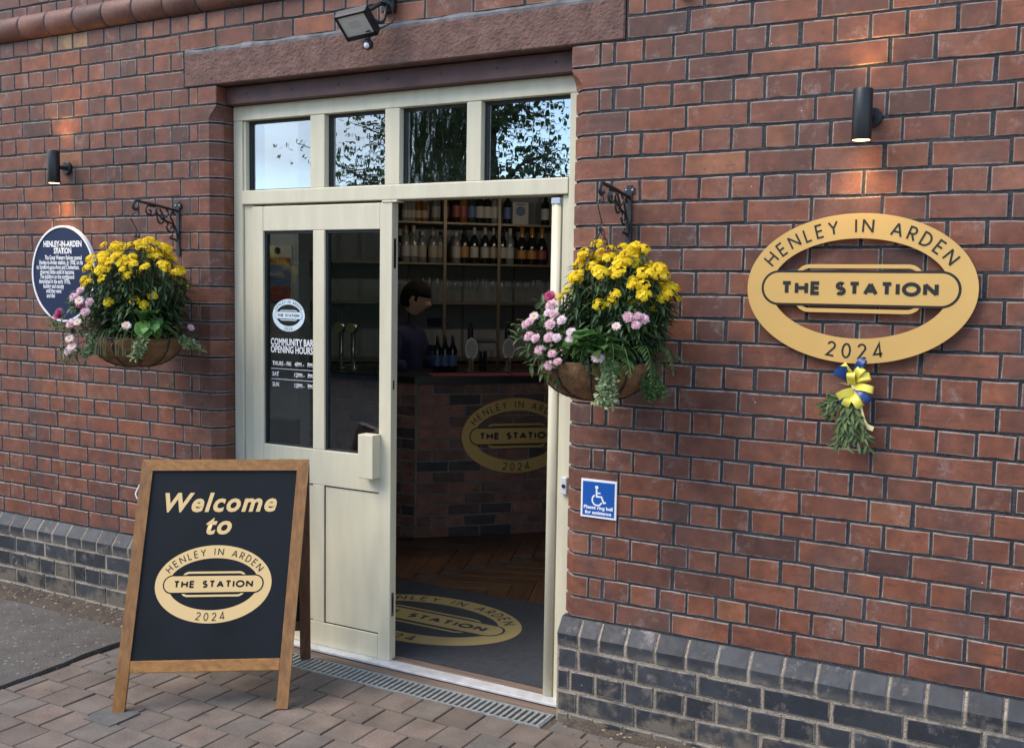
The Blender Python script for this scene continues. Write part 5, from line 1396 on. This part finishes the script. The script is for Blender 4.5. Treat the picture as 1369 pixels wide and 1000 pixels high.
for c_ in range(14):
    z = c_ * BC + .003
    off = 0 if c_ % 2 == 0 else .1125
    x = -.0 - off
    s = off * .0 + (0.0 if c_ % 2 == 0 else -.1125)
    while s < 2.0:
        a, b = max(s, 0.004), s + .225
        if b - a > .03:
            o = link('brick', piece_mesh('bar_brick', b - a - .011, BC - .011, .03, M['bar_brick'], random.randrange(5), False, .006, .002, .002), bar)
            o.matrix_local = frame_m(Vector((BT.x, BT.y, 0)) * (a + .005) + Vector((-BN.x, -BN.y, 0)) * (.004 + rnd(0, .003)) + Vector((0, 0, z)), BT, BN, (0, 0, 1))
        s += .225
    s = -.1 if c_ % 2 else -.2125
    s = 0.0 + (-.1125 if c_ % 2 else 0)
    xx = -.004 - (.1125 if c_ % 2 == 0 else 0)
    first = True; xr = -.004
    while xr > -1.2:
        w = (.1125 if (first and c_ % 2 == 0) else .225); first = False
        o = link('brick', piece_mesh('bar_brick', w - .011, BC - .011, .03, M['bar_brick'], random.randrange(5), False, .006, .002, .002), bar, (xr - w + .005, -.003 - rnd(0, .003), z)); xr -= w
mb = MB(); mb.prism(bar_poly(.05), 1.0605, 1.105); mb.build('counter_top', M['black_metal'], bar)
def bp(s, d, z): return B0 + BT * s + BN * d + Vector((0, 0, z - FZ))
CT = 1.105 + FZ
# gold badge on the bar front
bs = thing('oval_sign', 'gold oval station sign on the brick bar front inside', 'sign', bp(.698, 0, .71))
logo(bs, frame_m((-BN) * .012, BT, (0, 0, 1), -BN), M['gold'], M['ink'], 1.03, .008)
# red bar runner
br_ = thing('bar_runner', 'dark red bar runner along the front edge of the counter', 'bar runner', bp(.2, .10, CT))
for a, b in ((-.10, .455), (.475, 1.0)):
    mb = MB(); mb.box(a, b, -.145, .06, .001, .006); mb.box(a, b, -.1475, -.1455, -.035, .006); o = mb.build('runner', simple('runner_red', (.22, .025, .04), .8), br_); o.matrix_local = frame_m((0, 0, 0), BT, BN, (0, 0, 1))
# hand pumps
def hand_pump(label, s):
    t = thing('hand_pump', label, 'beer pump', bp(s, .28, CT), 0, 'hand pumps')
    mb = MB(); mb.smooth = True; mb.lathe([(.04, 0), (.042, .012), (.02, .03), (.014, .06), (.02, .075), (.013, .09), (.012, .13)], 18); mb.build('base', M['brass'], t)
    mb = MB(); mb.smooth = True; mb.lathe([(.010, .13), (.012, .17), (.019, .21), (.022, .26), (.020, .30), (.012, .33), (.009, .338), (.012, .35), (.006, .362), (.0001, .364)], 16); mb.build('handle', M['ink'], t)
    cl = [(-.038, -.005), (-.03, -.03), (.03, -.03), (.038, -.005), (.046, .02), (.042, .06), (.03, .095), (0, .115), (-.03, .095), (-.042, .06), (-.046, .02)]
    mb = MB(); mb.prism(cl, 0, .006); o = mb.build('pump_clip', simple('pump_clip', (.75, .72, .64), .5), t); o.data.transform(frame_m(Vector((0, 0, .135)) - BN * .034, BT, (0, 0, 1), -BN))
    mb = MB(); mb.prism([(x * .82, .045 + (y - .045) * .82) for x, y in cl], .0062, .007); o2 = mb.build('clip_face', simple('clip_face', (.42, .41, .38), .5), o); o2.data.transform(frame_m(Vector((0, 0, .135)) - BN * .034, BT, (0, 0, 1), -BN))
    mb = MB(); mb.tube(spline([Vector((0, 0, .10)), -BN * .05 + Vector((0, 0, .105)), -BN * .085 + Vector((0, 0, .07)), -BN * .085 + Vector((0, 0, .0))], 5), .008, 8); mb.build('spout', M['brass'], t)
hand_pump('left hand pump with pale clip on the bar, nearer the person', .43)
hand_pump('right hand pump with pale clip on the bar, nearer the right jamb', .70)
# keg fonts with round badges, seen through the door glass
for k, s in enumerate((-.412, -.305)):
    p_ = Vector((s - .30, 2.08 + .14, CT)); t = thing('beer_font', ('left' if k == 0 else 'right') + ' tall beer font with round gold badge, seen through the door glass', 'beer font', p_, 0, 'beer fonts')
    mb = MB(); mb.smooth = True; mb.lathe([(.035, 0), (.035, .01), (.016, .02), (.016, .26), (.03, .28), (.03, .32), (.0001, .33)], 16); mb.build('column', M['chrome'], t)
    mb = MB(); mb.lathe([(.036, -.034), (.036, -.04), (.0001, -.041)], 20, (0, 0, .30), 'y'); mb.build('badge', simple('font_badge', (.55, .47, .22), .4), t)
    mb = MB(); mb.tube([(0, -.03, .34), (0, -.05, .44)], [.008, .013], 8); mb.build('tap_handle', M['chrome'], t)
# till
tl_ = thing('till_screen', 'tilted till screen behind the hand pumps', 'till', bp(.555, .42, CT))
mb = MB(); mb.box(-.02, .02, -.02, .02, 0, .14); mb.build('stand', M['black_metal'], tl_)
mb = MB(); mb.box(-.085, .085, -.01, .012, -.105, .105, .006); o = mb.build('screen_case', M['black_metal'], tl_)
tm = frame_m((0, 0, .215), (BT + BN * .25).normalized(), Vector((0, 0, 1)) * .92 + BN * .38, -BN); o.data.transform(tm)
mb = MB(); mb.box(-.075, .075, -.0125, -.0105, -.095, .095); o2 = mb.build('display', simple('till_display', (.03, .035, .06), .2, emit=((.25, .35, .6), .05)), o); o2.data.transform(tm)

# back bar: shelves on posts
BS = 1.62
SH = thing('back_bar_shelves', 'back bar shelving with brass posts full of bottles and glasses', 'shelf', bp(.6, BS, FZ))
def sm4(): return frame_m((0, 0, 0), BT, BN, (0, 0, 1))
def sbox(nm, a, b, d0, d1, z0, z1, mat, bev=0):
    mb = MB(); mb.box(a - .6, b - .6, d0, d1, z0 - FZ, z1 - FZ, bev); o = mb.build(nm, M[mat], SH); o.data.transform(sm4()); return o
for z in (1.10, 1.575, 1.90, 2.235, 2.62): sbox('shelf', -.9, 2.4, -.02, .30, z + .006, z + .022, 'brass')
for s in (-.46, .02, .495, .955, 1.42, 1.9): sbox('post', s - .0125, s + .0125, -.033, -.0205, .1, 2.75, 'brass')
for s in (.72, 1.17, .25): sbox('rear_post', s - .008, s + .008, .28, .30, 1.1, 1.9, 'brass')
sbox('back_panel', -1.2, 2.6, .31, .33, .0, 2.9, 'plaster'); sbox('base_cupboard', -.9, 2.4, .0, .29, .02, 1.09, 'darkwood')
# bottles
def bottle_mesh(kind):
    prof = {'wine': [(.034, 0), (.036, .004), (.036, .185), (.03, .205), (.0145, .235), (.0135, .30), (.0001, .301)], 'champ': [(.042, 0), (.043, .005), (.043, .14), (.036, .185), (.018, .235), (.016, .30), (.0001, .312)],
            'spirit': [(.035, 0), (.037, .003), (.037, .17), (.032, .19), (.014, .205), (.014, .255), (.0001, .257)], 'small': [(.028, 0), (.029, .003), (.029, .11), (.013, .15), (.0125, .185), (.0001, .186)]}[kind]
    mb = MB(); mb.smooth = True; mb.lathe(prof, 14); return mb
bcol = {'dark': simple('bottle_dark', (.012, .014, .012), .12), 'clear': simple('bottle_pale', (.16, .165, .155), .12), 'amber': simple('bottle_amber', (.18, .07, .015), .12), 'green': simple('bottle_green', (.02, .05, .025), .12)}
lab = {'white': simple('label_white', (.40, .39, .35), .6), 'cream': simple('label_cream', (.35, .31, .23), .6), 'orange': simple('label_orange', (.38, .18, .05), .5), 'red': simple('label_red', (.24, .05, .045), .5), 'blue': simple('label_blue', (.08, .12, .25), .5)}
foil = {'gold': simple('foil_gold', (.5, .27, .08), .35, metal=.5), 'black': M['ink'], 'white': lab['white']}
_bm = {}
def bottle(label, s, d, z, kind, col, lb, fo, sc=1.0):
    key = (kind, col)
    if key not in _bm: _bm[key] = bottle_mesh(kind).mesh('glass', bcol[col])
    t = thing('bottle', label, 'bottle', bp(s, BS + d, z), rnd(0, 6), 'bottles on the back bar'); t.scale = (sc, sc, sc)
    link('glass', _bm[key], t)
    R_ = {'wine': .0365, 'champ': .0435, 'spirit': .0375, 'small': .0295}[kind]; hz = {'wine': (.05, .14), 'champ': (.05, .12), 'spirit': (.045, .14), 'small': (.03, .09)}[kind]
    kl = ('l', kind, lb)
    if kl not in _bm: m2 = MB(); m2.smooth = True; m2.lathe([(R_, hz[0]), (R_, hz[1])], 14, cap=False); _bm[kl] = m2.mesh('paper_label', lab[lb])
    link('paper_label', _bm[kl], t)
    kf = ('f', kind, fo); nz = {'wine': (.0145, .24, .302), 'champ': (.0195, .225, .313), 'spirit': (.0152, .225, .26), 'small': (.0135, .165, .188)}[kind]
    if kf not in _bm: m2 = MB(); m2.smooth = True; m2.lathe([(nz[0], nz[1]), (nz[0], nz[2]), (.0001, nz[2] + .001)], 12, cap=False); _bm[kf] = m2.mesh('cap', foil[fo])
    link('cap', _bm[kf], t)
def S_of(xz): return .13 + (530 + .1534 * xz - 535) * (1.21 / 192)
mid = 1.922
order = 0
ORD = ['leftmost', 'second', 'third', 'fourth', 'fifth', 'sixth', 'seventh', 'eighth', 'ninth', 'tenth', 'eleventh', 'twelfth', 'thirteenth', 'fourteenth', 'fifteenth', 'sixteenth', 'seventeenth', 'eighteenth', 'nineteenth', 'twentieth']
def nth(i): return 'leftmost' if i == 0 else ORD[i] + ' from the left'
LN = {'white': 'white label', 'cream': 'cream label', 'orange': 'orange label', 'red': 'red label', 'blue': 'blue label'}
KN = {'wine': 'wine bottle', 'champ': 'sparkling wine bottle', 'spirit': 'spirit bottle', 'small': 'small bottle'}
CN = {'dark': 'dark', 'clear': 'clear', 'amber': 'amber', 'green': 'green'}
names_mid = [(80, 'wine', 'clear', 'white', 'gold'), (150, 'wine', 'clear', 'white', 'white'), (225, 'spirit', 'clear', 'cream', 'white'), (318, 'spirit', 'clear', 'cream', 'white'), (385, 'spirit', 'clear', 'cream', 'black'), (520, 'spirit', 'clear', 'white', 'white'), (597, 'wine', 'dark', 'orange', 'black'), (683, 'wine', 'dark', 'white', 'white'), (775, 'wine', 'dark', 'white', 'white'), (857, 'wine', 'dark', 'cream', 'white'), (932, 'wine', 'dark', 'white', 'black'), (1000, 'wine', 'clear', 'white', 'white'), (1108, 'champ', 'dark', 'orange', 'gold'), (1200, 'champ', 'dark', 'orange', 'gold'), (1290, 'champ', 'dark', 'red', 'gold')]
for i, (xz, *k) in enumerate(names_mid): bottle('%s %s with %s, %s, front row, lower bottle shelf' % (CN[k[1]], KN[k[0]], LN[k[2]], nth(i)), S_of(xz), rnd(.03, .05), mid, *k)
for i in range(14): bottle('bottle half hidden in the back row of the lower bottle shelf, %s' % nth(i), S_of(60 + i * 92 + rnd(-8, 8)), rnd(.17, .21), mid, random.choice(('wine', 'spirit')), random.choice(('dark', 'green', 'clear')), random.choice(('white', 'cream')), random.choice(('white', 'black', 'gold')))
topz = 2.257
for i, xz in enumerate((75, 105, 138, 185, 240)): bottle('small bottle at the left end of the top shelf, %s of five' % nth(i), S_of(xz), .04, topz, 'small', random.choice(('amber', 'clear')), random.choice(('white', 'cream')), 'white')
for i, (xz, l_, c_) in enumerate(((520, 'red', 'dark'), (580, 'red', 'amber'), (655, 'blue', 'green'), (725, 'white', 'dark'), (795, 'white', 'dark'), (860, 'white', 'clear'), (975, 'blue', 'dark'), (1320, 'white', 'dark'))): bottle('%s spirit bottle with %s, %s among tall top shelf bottles' % (CN[c_], LN[l_], nth(i)), S_of(xz), rnd(.03, .05), topz, 'spirit', c_, l_, 'black')
for i in range(8): bottle('bottle half hidden in the back row of the top shelf, %s' % nth(i), S_of(90 + i * 95 + rnd(-10, 10)), .19, topz, 'spirit', random.choice(('clear', 'dark', 'amber')), random.choice(('white', 'cream', 'blue')), random.choice(('white', 'black')))
bx_ = thing('gift_box', 'pale box with a dark round emblem on the top shelf behind the bar', 'box', bp(S_of(1095), BS + .05, topz), 0)
mb = MB(); mb.box(-.07, .07, 0, .07, 0, .19, .002); o = mb.build('carton', lab['white'], bx_); o.data.transform(sm4())
mb = MB(); mb.lathe([(.042, -.0005), (.042, -.0012), (.0001, -.0013)], 28, (0, 0, .115), 'y'); mb.box(-.04, .04, -.0012, -.0004, .165, .175); o = mb.build('emblem', lab['blue'], bx_); o.data.transform(sm4())
# glasses
def glass_mesh(kind):
    mb = MB(); mb.smooth = True
    if kind == 'wine': mb.lathe([(.032, 0), (.030, .003), (.005, .006), (.004, .08), (.012, .09), (.032, .115), (.036, .14), (.030, .19)], 16, cap=False)
    elif kind == 'flute': mb.lathe([(.028, 0), (.026, .003), (.0045, .006), (.004, .07), (.018, .10), (.021, .15), (.019, .205)], 14, cap=False)
    else: mb.lathe([(.0001, .004), (.028, .004), (.028, 0), (.030, .001), (.037, .10), (.041, .15)], 16, cap=False)
    return mb.mesh('bowl', M['drinkglass'])
gmes = {k: glass_mesh(k) for k in ('wine', 'flute', 'pint')}
gz = 1.598
for i in range(40):
    s = .05 + (i % 20) * .068 + rnd(-.008, .008); d = .045 if i < 20 else .16
    k = 'pint' if s < .4 and i >= 20 else ('wine' if i % 7 < 4 else 'flute')
    o = link('drinking_glass', gmes[k], None, bp(s, BS + d, gz)); tag(o, 'clear drinking glass in the %s row of the glass shelf, %s' % ('front' if i < 20 else 'back', nth(i % 20)), 'glass', 'glasses on the back bar shelf')
for i in range(9):
    o = link('pint_glass', gmes['pint'], None, bp(.35 + i * .05, .42 + (i % 2) * .06, CT)); tag(o, 'clear pint glass on the bar behind the pumps, %s' % nth(i), 'glass', 'glasses on the bar')
for i in range(3): bottle('dark bottle on the bar by the person, %s in the %s row' % (nth(i % 3), 'small'), .21 + (i % 3) * .055, -BS + .36 + (i // 3) * .09, CT, 'wine', 'dark', 'blue', 'black', .85)
# notice on the shelf back and lobby wall with fire notice behind the left door pane
nt_ = MB(); nt_.box(-.06, .06, -.003, 0, -.035, .035); o = nt_.build('wall_notice', simple('notice_blue', (.03, .04, .10), .6), None); o.matrix_world = frame_m(bp(.47, BS + .305, 1.42), BT, BN, (0, 0, 1)); tag(o, 'small dark blue notice on the wall beside the person', 'notice')
lw = MB(); lw.box(-1.3, -.105, 1.05, 1.15, FZ, 2.94); o = lw.build('lobby_wall', M['plaster']); tag(o, kind='structure')
lw = MB(); lw.box(-1.3, -.09, .98, 1.0495, FZ, .93, .004); o = lw.build('lobby_cupboard', simple('lobby_grey', (.05, .055, .065), .6), None); tag(o, 'low dark cupboard behind the left door pane', 'cupboard')
fa = thing('fire_notice', 'fire action notice with blue and red bands behind the left door pane', 'notice', (-.237, 1.049, 1.628)); fa.scale = (.61, 1, .52)
mb = MB(); mb.box(-.14, .14, -.004, 0, -.01, .62); mb.build('sheet', lab['white'], fa)
for i, c_ in enumerate(('red', 'red', 'blue', 'blue', 'blue')):
    mb = MB(); mb.box(-.13, .13, -.006, -.0045, .0 + i * .082, .074 + i * .082); mb.build('band', lab[c_], fa)
mb = MB(); mb.box(-.13, .13, -.006, -.0045, .41, .485); mb.build('band', lab['orange'], fa)
mb = MB(); mb.lathe([(.04, -.0045), (.04, -.006), (.0001, -.0061)], 20, (-.04, 0, .56), 'y'); mb.build('alarm_symbol', M['ink'], fa)
font_text('Fire Action', .065, M['ink'], fa, WALLM(-.125, -.0065, .43), 'LEFT', .001, wid=.25)
ll_ = thing('ceiling_lamp', 'small round ceiling lamp in the lobby behind the left door pane', 'lamp', (-.35, .66, 2.945))
mb = MB(); mb.lathe([(.09, 0), (.09, -.03), (.08, -.04), (.0001, -.041)], 24); mb.build('diffuser', simple('diffuser', (.9, .88, .8), .5, emit=((1, .9, .75), 3)), ll_)
ld = bpy.data.lights.new('lobby_glow', 'POINT'); ld.energy = 5; ld.color = (1, .9, .76); ld.shadow_soft_size = .08
lo = bpy.data.objects.new('lobby_glow', ld); COL.objects.link(lo); lo.parent = ll_; lo.location = (0, 0, -.14)
# ------------------------------------------------------------------ the person behind the bar
def skin_mesh(verts, edges, root=0, sub=2):
    me = bpy.data.meshes.new('tmp'); me.from_pydata([v[0] for v in verts], edges, []); o = bpy.data.objects.new('tmp', me); COL.objects.link(o)
    md = o.modifiers.new('s', 'SKIN'); md.use_smooth_shade = True
    for i, v in enumerate(verts):
        r_ = v[1]; me.skin_vertices[0].data[i].radius = r_ if isinstance(r_, tuple) else (r_, r_); me.skin_vertices[0].data[i].use_root = (i == root)
    sd = o.modifiers.new('d', 'SUBSURF'); sd.levels = sub; sd.render_levels = sub
    dg = bpy.context.evaluated_depsgraph_get(); dg.update()
    out = bpy.data.meshes.new_from_object(o.evaluated_get(dg)); bpy.data.objects.remove(o); return out
PB = bp(.04, .66, FZ); pz = 0
# local frame: x along BT (person faces +x and a little towards the camera), y = BN
_c, _s = math.cos(R(42)), math.sin(R(42)); PRM = frame_m(PB - BT * .02, BT * _c - BN * _s, BN * _c + BT * _s, (0, 0, 1))
body_v = [((0, 0, .92), (.15, .12)), ((.01, 0, 1.08), (.13, .105)), ((.02, 0, 1.24), (.15, .115)), ((.02, 0, 1.385), (.14, .085)), ((.035, 0, 1.465), .060), ((.06, 0, 1.55), .056),
          ((.02, -.165, 1.38), .062), ((.04, -.225, 1.13), .05), ((.20, -.235, 1.155), .037), ((.29, -.20, 1.225), .026),
          ((.02, .165, 1.38), .062), ((.05, .225, 1.13), .05), ((.21, .14, 1.16), .037), ((.30, .07, 1.215), .026),
          ((0, -.09, .86), .10), ((0, -.095, .48), .072), ((-.02, -.095, .09), .048), ((.10, -.11, .04), .04), ((0, .09, .86), .10), ((0, .095, .48), .072), ((-.02, .095, .09), .048), ((.10, .11, .04), .04)]
body_e = [(0, 1), (1, 2), (2, 3), (3, 4), (4, 5), (3, 6), (6, 7), (7, 8), (8, 9), (3, 10), (10, 11), (11, 12), (12, 13), (0, 14), (14, 15), (15, 16), (16, 17), (0, 18), (18, 19), (19, 20), (20, 21)]
bb = MB()
def add_me(me): bb.add([v.co[:] for v in me.vertices], [tuple(q.vertices) for q in me.polygons])
add_me(skin_mesh(body_v, body_e))
def hand(wx, wy, wz, s):
    w = Vector((wx, wy, wz)); vv = [((wx, wy, wz), .024), ((wx + .045, wy, wz - .005), (.030, .017)), ((wx + .085, wy, wz - .008), (.034, .015))]; ee = [(0, 1), (1, 2)]
    for k, (o_, L_) in enumerate(((-.028, .062), (-.010, .072), (.009, .068), (.027, .052))):
        b = len(vv); y = wy + o_
        vv += [((wx + .085 + L_ * .4, y, wz - .006), .0088), ((wx + .085 + L_ * .72, y + .003 * s, wz - .022), .008), ((wx + .085 + L_ * .85, y + .006 * s, wz - .044), .0072)]; ee += [(2, b), (b, b + 1), (b + 1, b + 2)]
    b = len(vv); vv += [((wx + .055, wy + .036 * s, wz - .008), .011), ((wx + .085, wy + .048 * s, wz - .024), .0095), ((wx + .105, wy + .044 * s, wz - .036), .008)]; ee += [(1, b), (b, b + 1), (b + 1, b + 2)]
    return skin_mesh(vv, ee)
add_me(hand(.29, -.20, 1.225, 1)); add_me(hand(.30, .07, 1.215, -1))
# head: shaped sphere looking down
hd = bmesh.new(); bmesh.ops.create_uvsphere(hd, u_segments=36, v_segments=24, radius=1)
for v in hd.verts:
    x, y, z = v.co
    X_, Y_, Z_ = x * .098, y * .076, z * .118
    if z < 0: X_ *= 1 - .10 * abs(z); Y_ *= 1 - .30 * z * z
    if x > .1:
        f_ = x
        Y_ *= 1 - .10 * f_
        if z < -.1: X_ += .012 * f_ * (-z)                                     # chin
        X_ += .030 * math.exp(-((z + .12) / .17) ** 2 - (y / .17) ** 2) * f_     # nose
        X_ -= .012 * math.exp(-((z - .10) / .11) ** 2 - ((abs(y) - .38) / .2) ** 2)   # eye sockets
        X_ += .008 * math.exp(-((z - .30) / .12) ** 2) * f_                       # brow
        X_ += .007 * math.exp(-((z + .45) / .07) ** 2 - (y / .3) ** 2)            # lips
        X_ -= .005 * math.exp(-((z + .52) / .035) ** 2 - (y / .3) ** 2)
    if abs(y) > .75 and -.35 < z < .25 and -.35 < x < .15: Y_ *= 1.17              # ears
    v.co = (X_, Y_, Z_)
HM = Matrix.Translation((.098, 0, 1.618)) @ Matrix.Rotation(R(24), 4, 'Z') @ Matrix.Rotation(R(18), 4, 'Y')
bmesh.ops.transform(hd, matrix=HM, verts=hd.verts); bb.smooth = True; bb.bm(hd)
M['skin'] = simple('skin', (.55, .32, .24), .5)
pm_ = bb.mesh('person', M['skin'])
_tmp = link('tmp', pm_); rm_ = _tmp.modifiers.new('remesh', 'REMESH'); rm_.mode = 'VOXEL'; rm_.voxel_size = .0075; rm_.use_smooth_shade = True
_dg = bpy.context.evaluated_depsgraph_get(); _dg.update(); pm2 = bpy.data.meshes.new_from_object(_tmp.evaluated_get(_dg)); bpy.data.objects.remove(_tmp)
_b = bmesh.new(); _b.from_mesh(pm2); _seen = set(); _best = []
for v in _b.verts:
    if v.index in _seen: continue
    st_ = [v]; comp = []; _seen.add(v.index)
    while st_:
        a_ = st_.pop(); comp.append(a_)
        for e_ in a_.link_edges:
            o_ = e_.other_vert(a_)
            if o_.index not in _seen: _seen.add(o_.index); st_.append(o_)
    if len(comp) > len(_best): _best = comp
_keep = set(v.index for v in _best); bmesh.ops.delete(_b, geom=[v for v in _b.verts if v.index not in _keep], context='VERTS'); _b.to_mesh(pm2); _b.free()
pm2.materials.clear(); pm2.materials.append(M['skin'])
pers = link('person', pm2); pers.matrix_world = PRM
tag(pers, 'person with short dark hair and navy top behind the bar looking down', 'person')
top_v = [((0, 0, .90), (.165, .135)), ((.01, 0, 1.08), (.145, .12)), ((.02, 0, 1.24), (.165, .13)), ((.006, 0, 1.36), (.15, .085)), ((.02, -.165, 1.38), .078), ((.04, -.225, 1.13), .066), ((.165, -.228, 1.145), .048), ((.02, .165, 1.38), .078), ((.05, .225, 1.13), .066), ((.175, .158, 1.15), .048)]
tme = skin_mesh(top_v, [(0, 1), (1, 2), (2, 3), (3, 4), (4, 5), (5, 6), (3, 7), (7, 8), (8, 9)]); tme.materials.clear(); tme.materials.append(simple('navy_cloth', (.018, .024, .075), .85, var=.3, vscale=14))
link('navy_top', tme, pers)
trs = skin_mesh([((0, 0, .96), (.17, .14)), ((0, -.09, .84), .11), ((0, -.095, .48), .084), ((-.02, -.095, .10), .07), ((0, .09, .84), .11), ((0, .095, .48), .084), ((-.02, .095, .10), .07)], [(0, 1), (1, 2), (2, 3), (0, 4), (4, 5), (5, 6)]); trs.materials.clear(); trs.materials.append(M['ink']); link('trousers', trs, pers)
hb = bmesh.new(); bmesh.ops.create_uvsphere(hb, u_segments=36, v_segments=24, radius=1)
for v in hb.verts:
    x, y, z = v.co; k = 1.13 + .06 * noise.noise(Vector((x * 5, y * 5, z * 2.5))) + .03 * noise.noise(Vector((x * 14, y * 14, z * 5)))
    lim_ = .22 if x > .25 else (-.25 if x > -.25 else -.62)
    if z < lim_: k = .9
    v.co = (x * .098 * k - .006, y * .077 * k, z * .118 * k + .004)
bmesh.ops.transform(hb, matrix=HM, verts=hb.verts); mb = MB(); mb.smooth = True; mb.bm(hb); mb.build('hair', simple('dark_hair', (.010, .008, .007), .85, spec=.2, bump=.6, bscale=60), pers)
# pendant lamps over the bar (their glints show on the glasses)
for k in range(3):
    p_ = bp(.05 + k * .6, .45, 2.38)
    t = thing('pendant_lamp', ('left', 'middle', 'right')[k] + ' small warm pendant lamp hanging over the bar', 'lamp', p_, 0, 'pendant lamps over the bar')
    mb = MB(); mb.smooth = True; mb.lathe([(.02, .10), (.03, .09), (.085, .0), (.083, 0), (.028, .086)], 20, cap=False); mb.build('shade', M['black_metal'], t)
    mb = MB(); mb.tube([(0, 0, .1), (0, 0, .565)], .003, 6); mb.build('flex', M['black_metal'], t)
    ld = bpy.data.lights.new('pendant_glow', 'POINT'); ld.energy = .8 if k == 0 else 1.5; ld.color = (1, .86, .70); ld.shadow_soft_size = .03
    lo = bpy.data.objects.new('pendant_glow', ld); COL.objects.link(lo); lo.parent = t; lo.location = (0, 0, -.03)
    mb = MB(); mb.smooth = True; mb.ball((0, 0, .045), .028, 12, 8); mb.build('bulb', simple('bulb_glow', (1, .8, .5), .5, emit=((1, .62, .28), 6)), t)

# ------------------------------------------------------------------ trees and hedge across the way (seen only in the glass)
M['bark'] = simple('bark', (.06, .045, .035), .9, bump=.8, bscale=20)
M['tree_leaf'] = leaf_mat('tree_leaf', (.04, .075, .025), (.11, .16, .05), .5, .4)
def tree(label, x, y, h_, r_, seed, n_leaf=5200):
    random.seed(seed); t = thing('tree', label, 'tree', (x, y, -.05), 0, 'trees across the way')
    mb = MB(); mb.smooth = True; mb.tube(spline([(0, 0, 0), (.1, .05, h_ * .25), (-.05, 0, h_ * .55), (.1, .1, h_ * .9)], 4), [.26 - .018 * i for i in range(13)], 10)
    lf = MB(); tips = []
    for i in range(26):
        a = rnd(0, 6.28); z0 = h_ * rnd(.28, .8); L_ = r_ * rnd(.6, 1.05) * (1.15 - .5 * z0 / h_); p0 = Vector((0, 0, z0)); d = Vector((math.cos(a), math.sin(a), rnd(.1, .7)))
        P_ = spline([p0, p0 + d * L_ * .5 + Vector((0, 0, .1)), p0 + d * L_ + Vector((0, 0, -.25 * L_ * rnd(0, 1)))], 5); mb.tube(P_, [.07 * (1 - .08 * k) for k in range(len(P_))], 6)
        for q in P_[4:]:
            tips.append(q)
            for b in range(2):
                d2 = Vector((rnd(-1, 1), rnd(-1, 1), rnd(-.6, .6))) * .8; mb.tube([q, q + d2 * .5, q + d2], [.02, .012, .006], 4); tips += [q + d2 * .6, q + d2]
    for i in range(n_leaf):
        c_ = random.choice(tips) + Vector((random.gauss(0, .26), random.gauss(0, .26), random.gauss(0, .22))); put_leaf(lf, c_, (rnd(-1, 1), rnd(-1, 1), rnd(-1, .4)), (rnd(-.5, .5), rnd(-.5, .5), 1), rnd(.10, .17), rnd(.055, .085), .15, .2, 2)
    mb.build('trunk', M['bark'], t); o = lf.build('crown', M['tree_leaf'], t); tag(o, kind='stuff')
tree('broad leafy tree across the way, reflected in the right-hand transom lights', -6.6, -14.2, 8.4, 2.7, 31, 13000)
tree('second leafy tree across the way, reflected beside the first', -9.0, -15.6, 9.5, 2.2, 32, 12000)
tree('third leafy tree across the way, nearer the car park', -2.2, -16.5, 8.5, 2.8, 33, 5000)
random.seed(8)
hg = thing('hedge', 'tall green hedge across the way, reflected in the door glass', 'hedge', (-8, -13, -.05))
mb = MB(); mb.box(-14, 14, -.35, .35, 0, 3.2); mb.build('core', simple('hedge_core', (.012, .02, .008), .9), hg)
lf = MB()
for i in range(15000):
    x = rnd(-10, 8); s = rnd(0, 1)
    q = (x, .36 + rnd(-.10, .12), rnd(0, 3.3)) if s < .85 else (x, rnd(-.35, .35), 3.2 + rnd(-.05, .25))
    put_leaf(lf, q, (rnd(-1, 1), rnd(-.2, 1), rnd(-.6, .6)), (0, 1, .4), rnd(.09, .15), rnd(.05, .08), .15, .2, 2)
o = lf.build('leaves', M['tree_leaf'], hg); tag(o, kind='stuff')

# a few fallen leaves and crumbs on the paving
random.seed(17)
for i in range(26):
    x, y = (rnd(.1, 2.4), rnd(-1.5, -.2)) if i < 18 else (rnd(2.2, 3.0), rnd(-.22, -.1))
    mb = MB(); put_leaf(mb, (0, 0, 0), (rnd(-1, 1), rnd(-1, 1), .05), (rnd(-.3, .3), rnd(-.3, .3), 1), rnd(.010, .022), rnd(.006, .012), .3, -.1)
    o = mb.build('fallen_leaf', random.choice((M['leaf_olive'], M['darkwood'], M['pebble'])), paving, (x, y, .006))
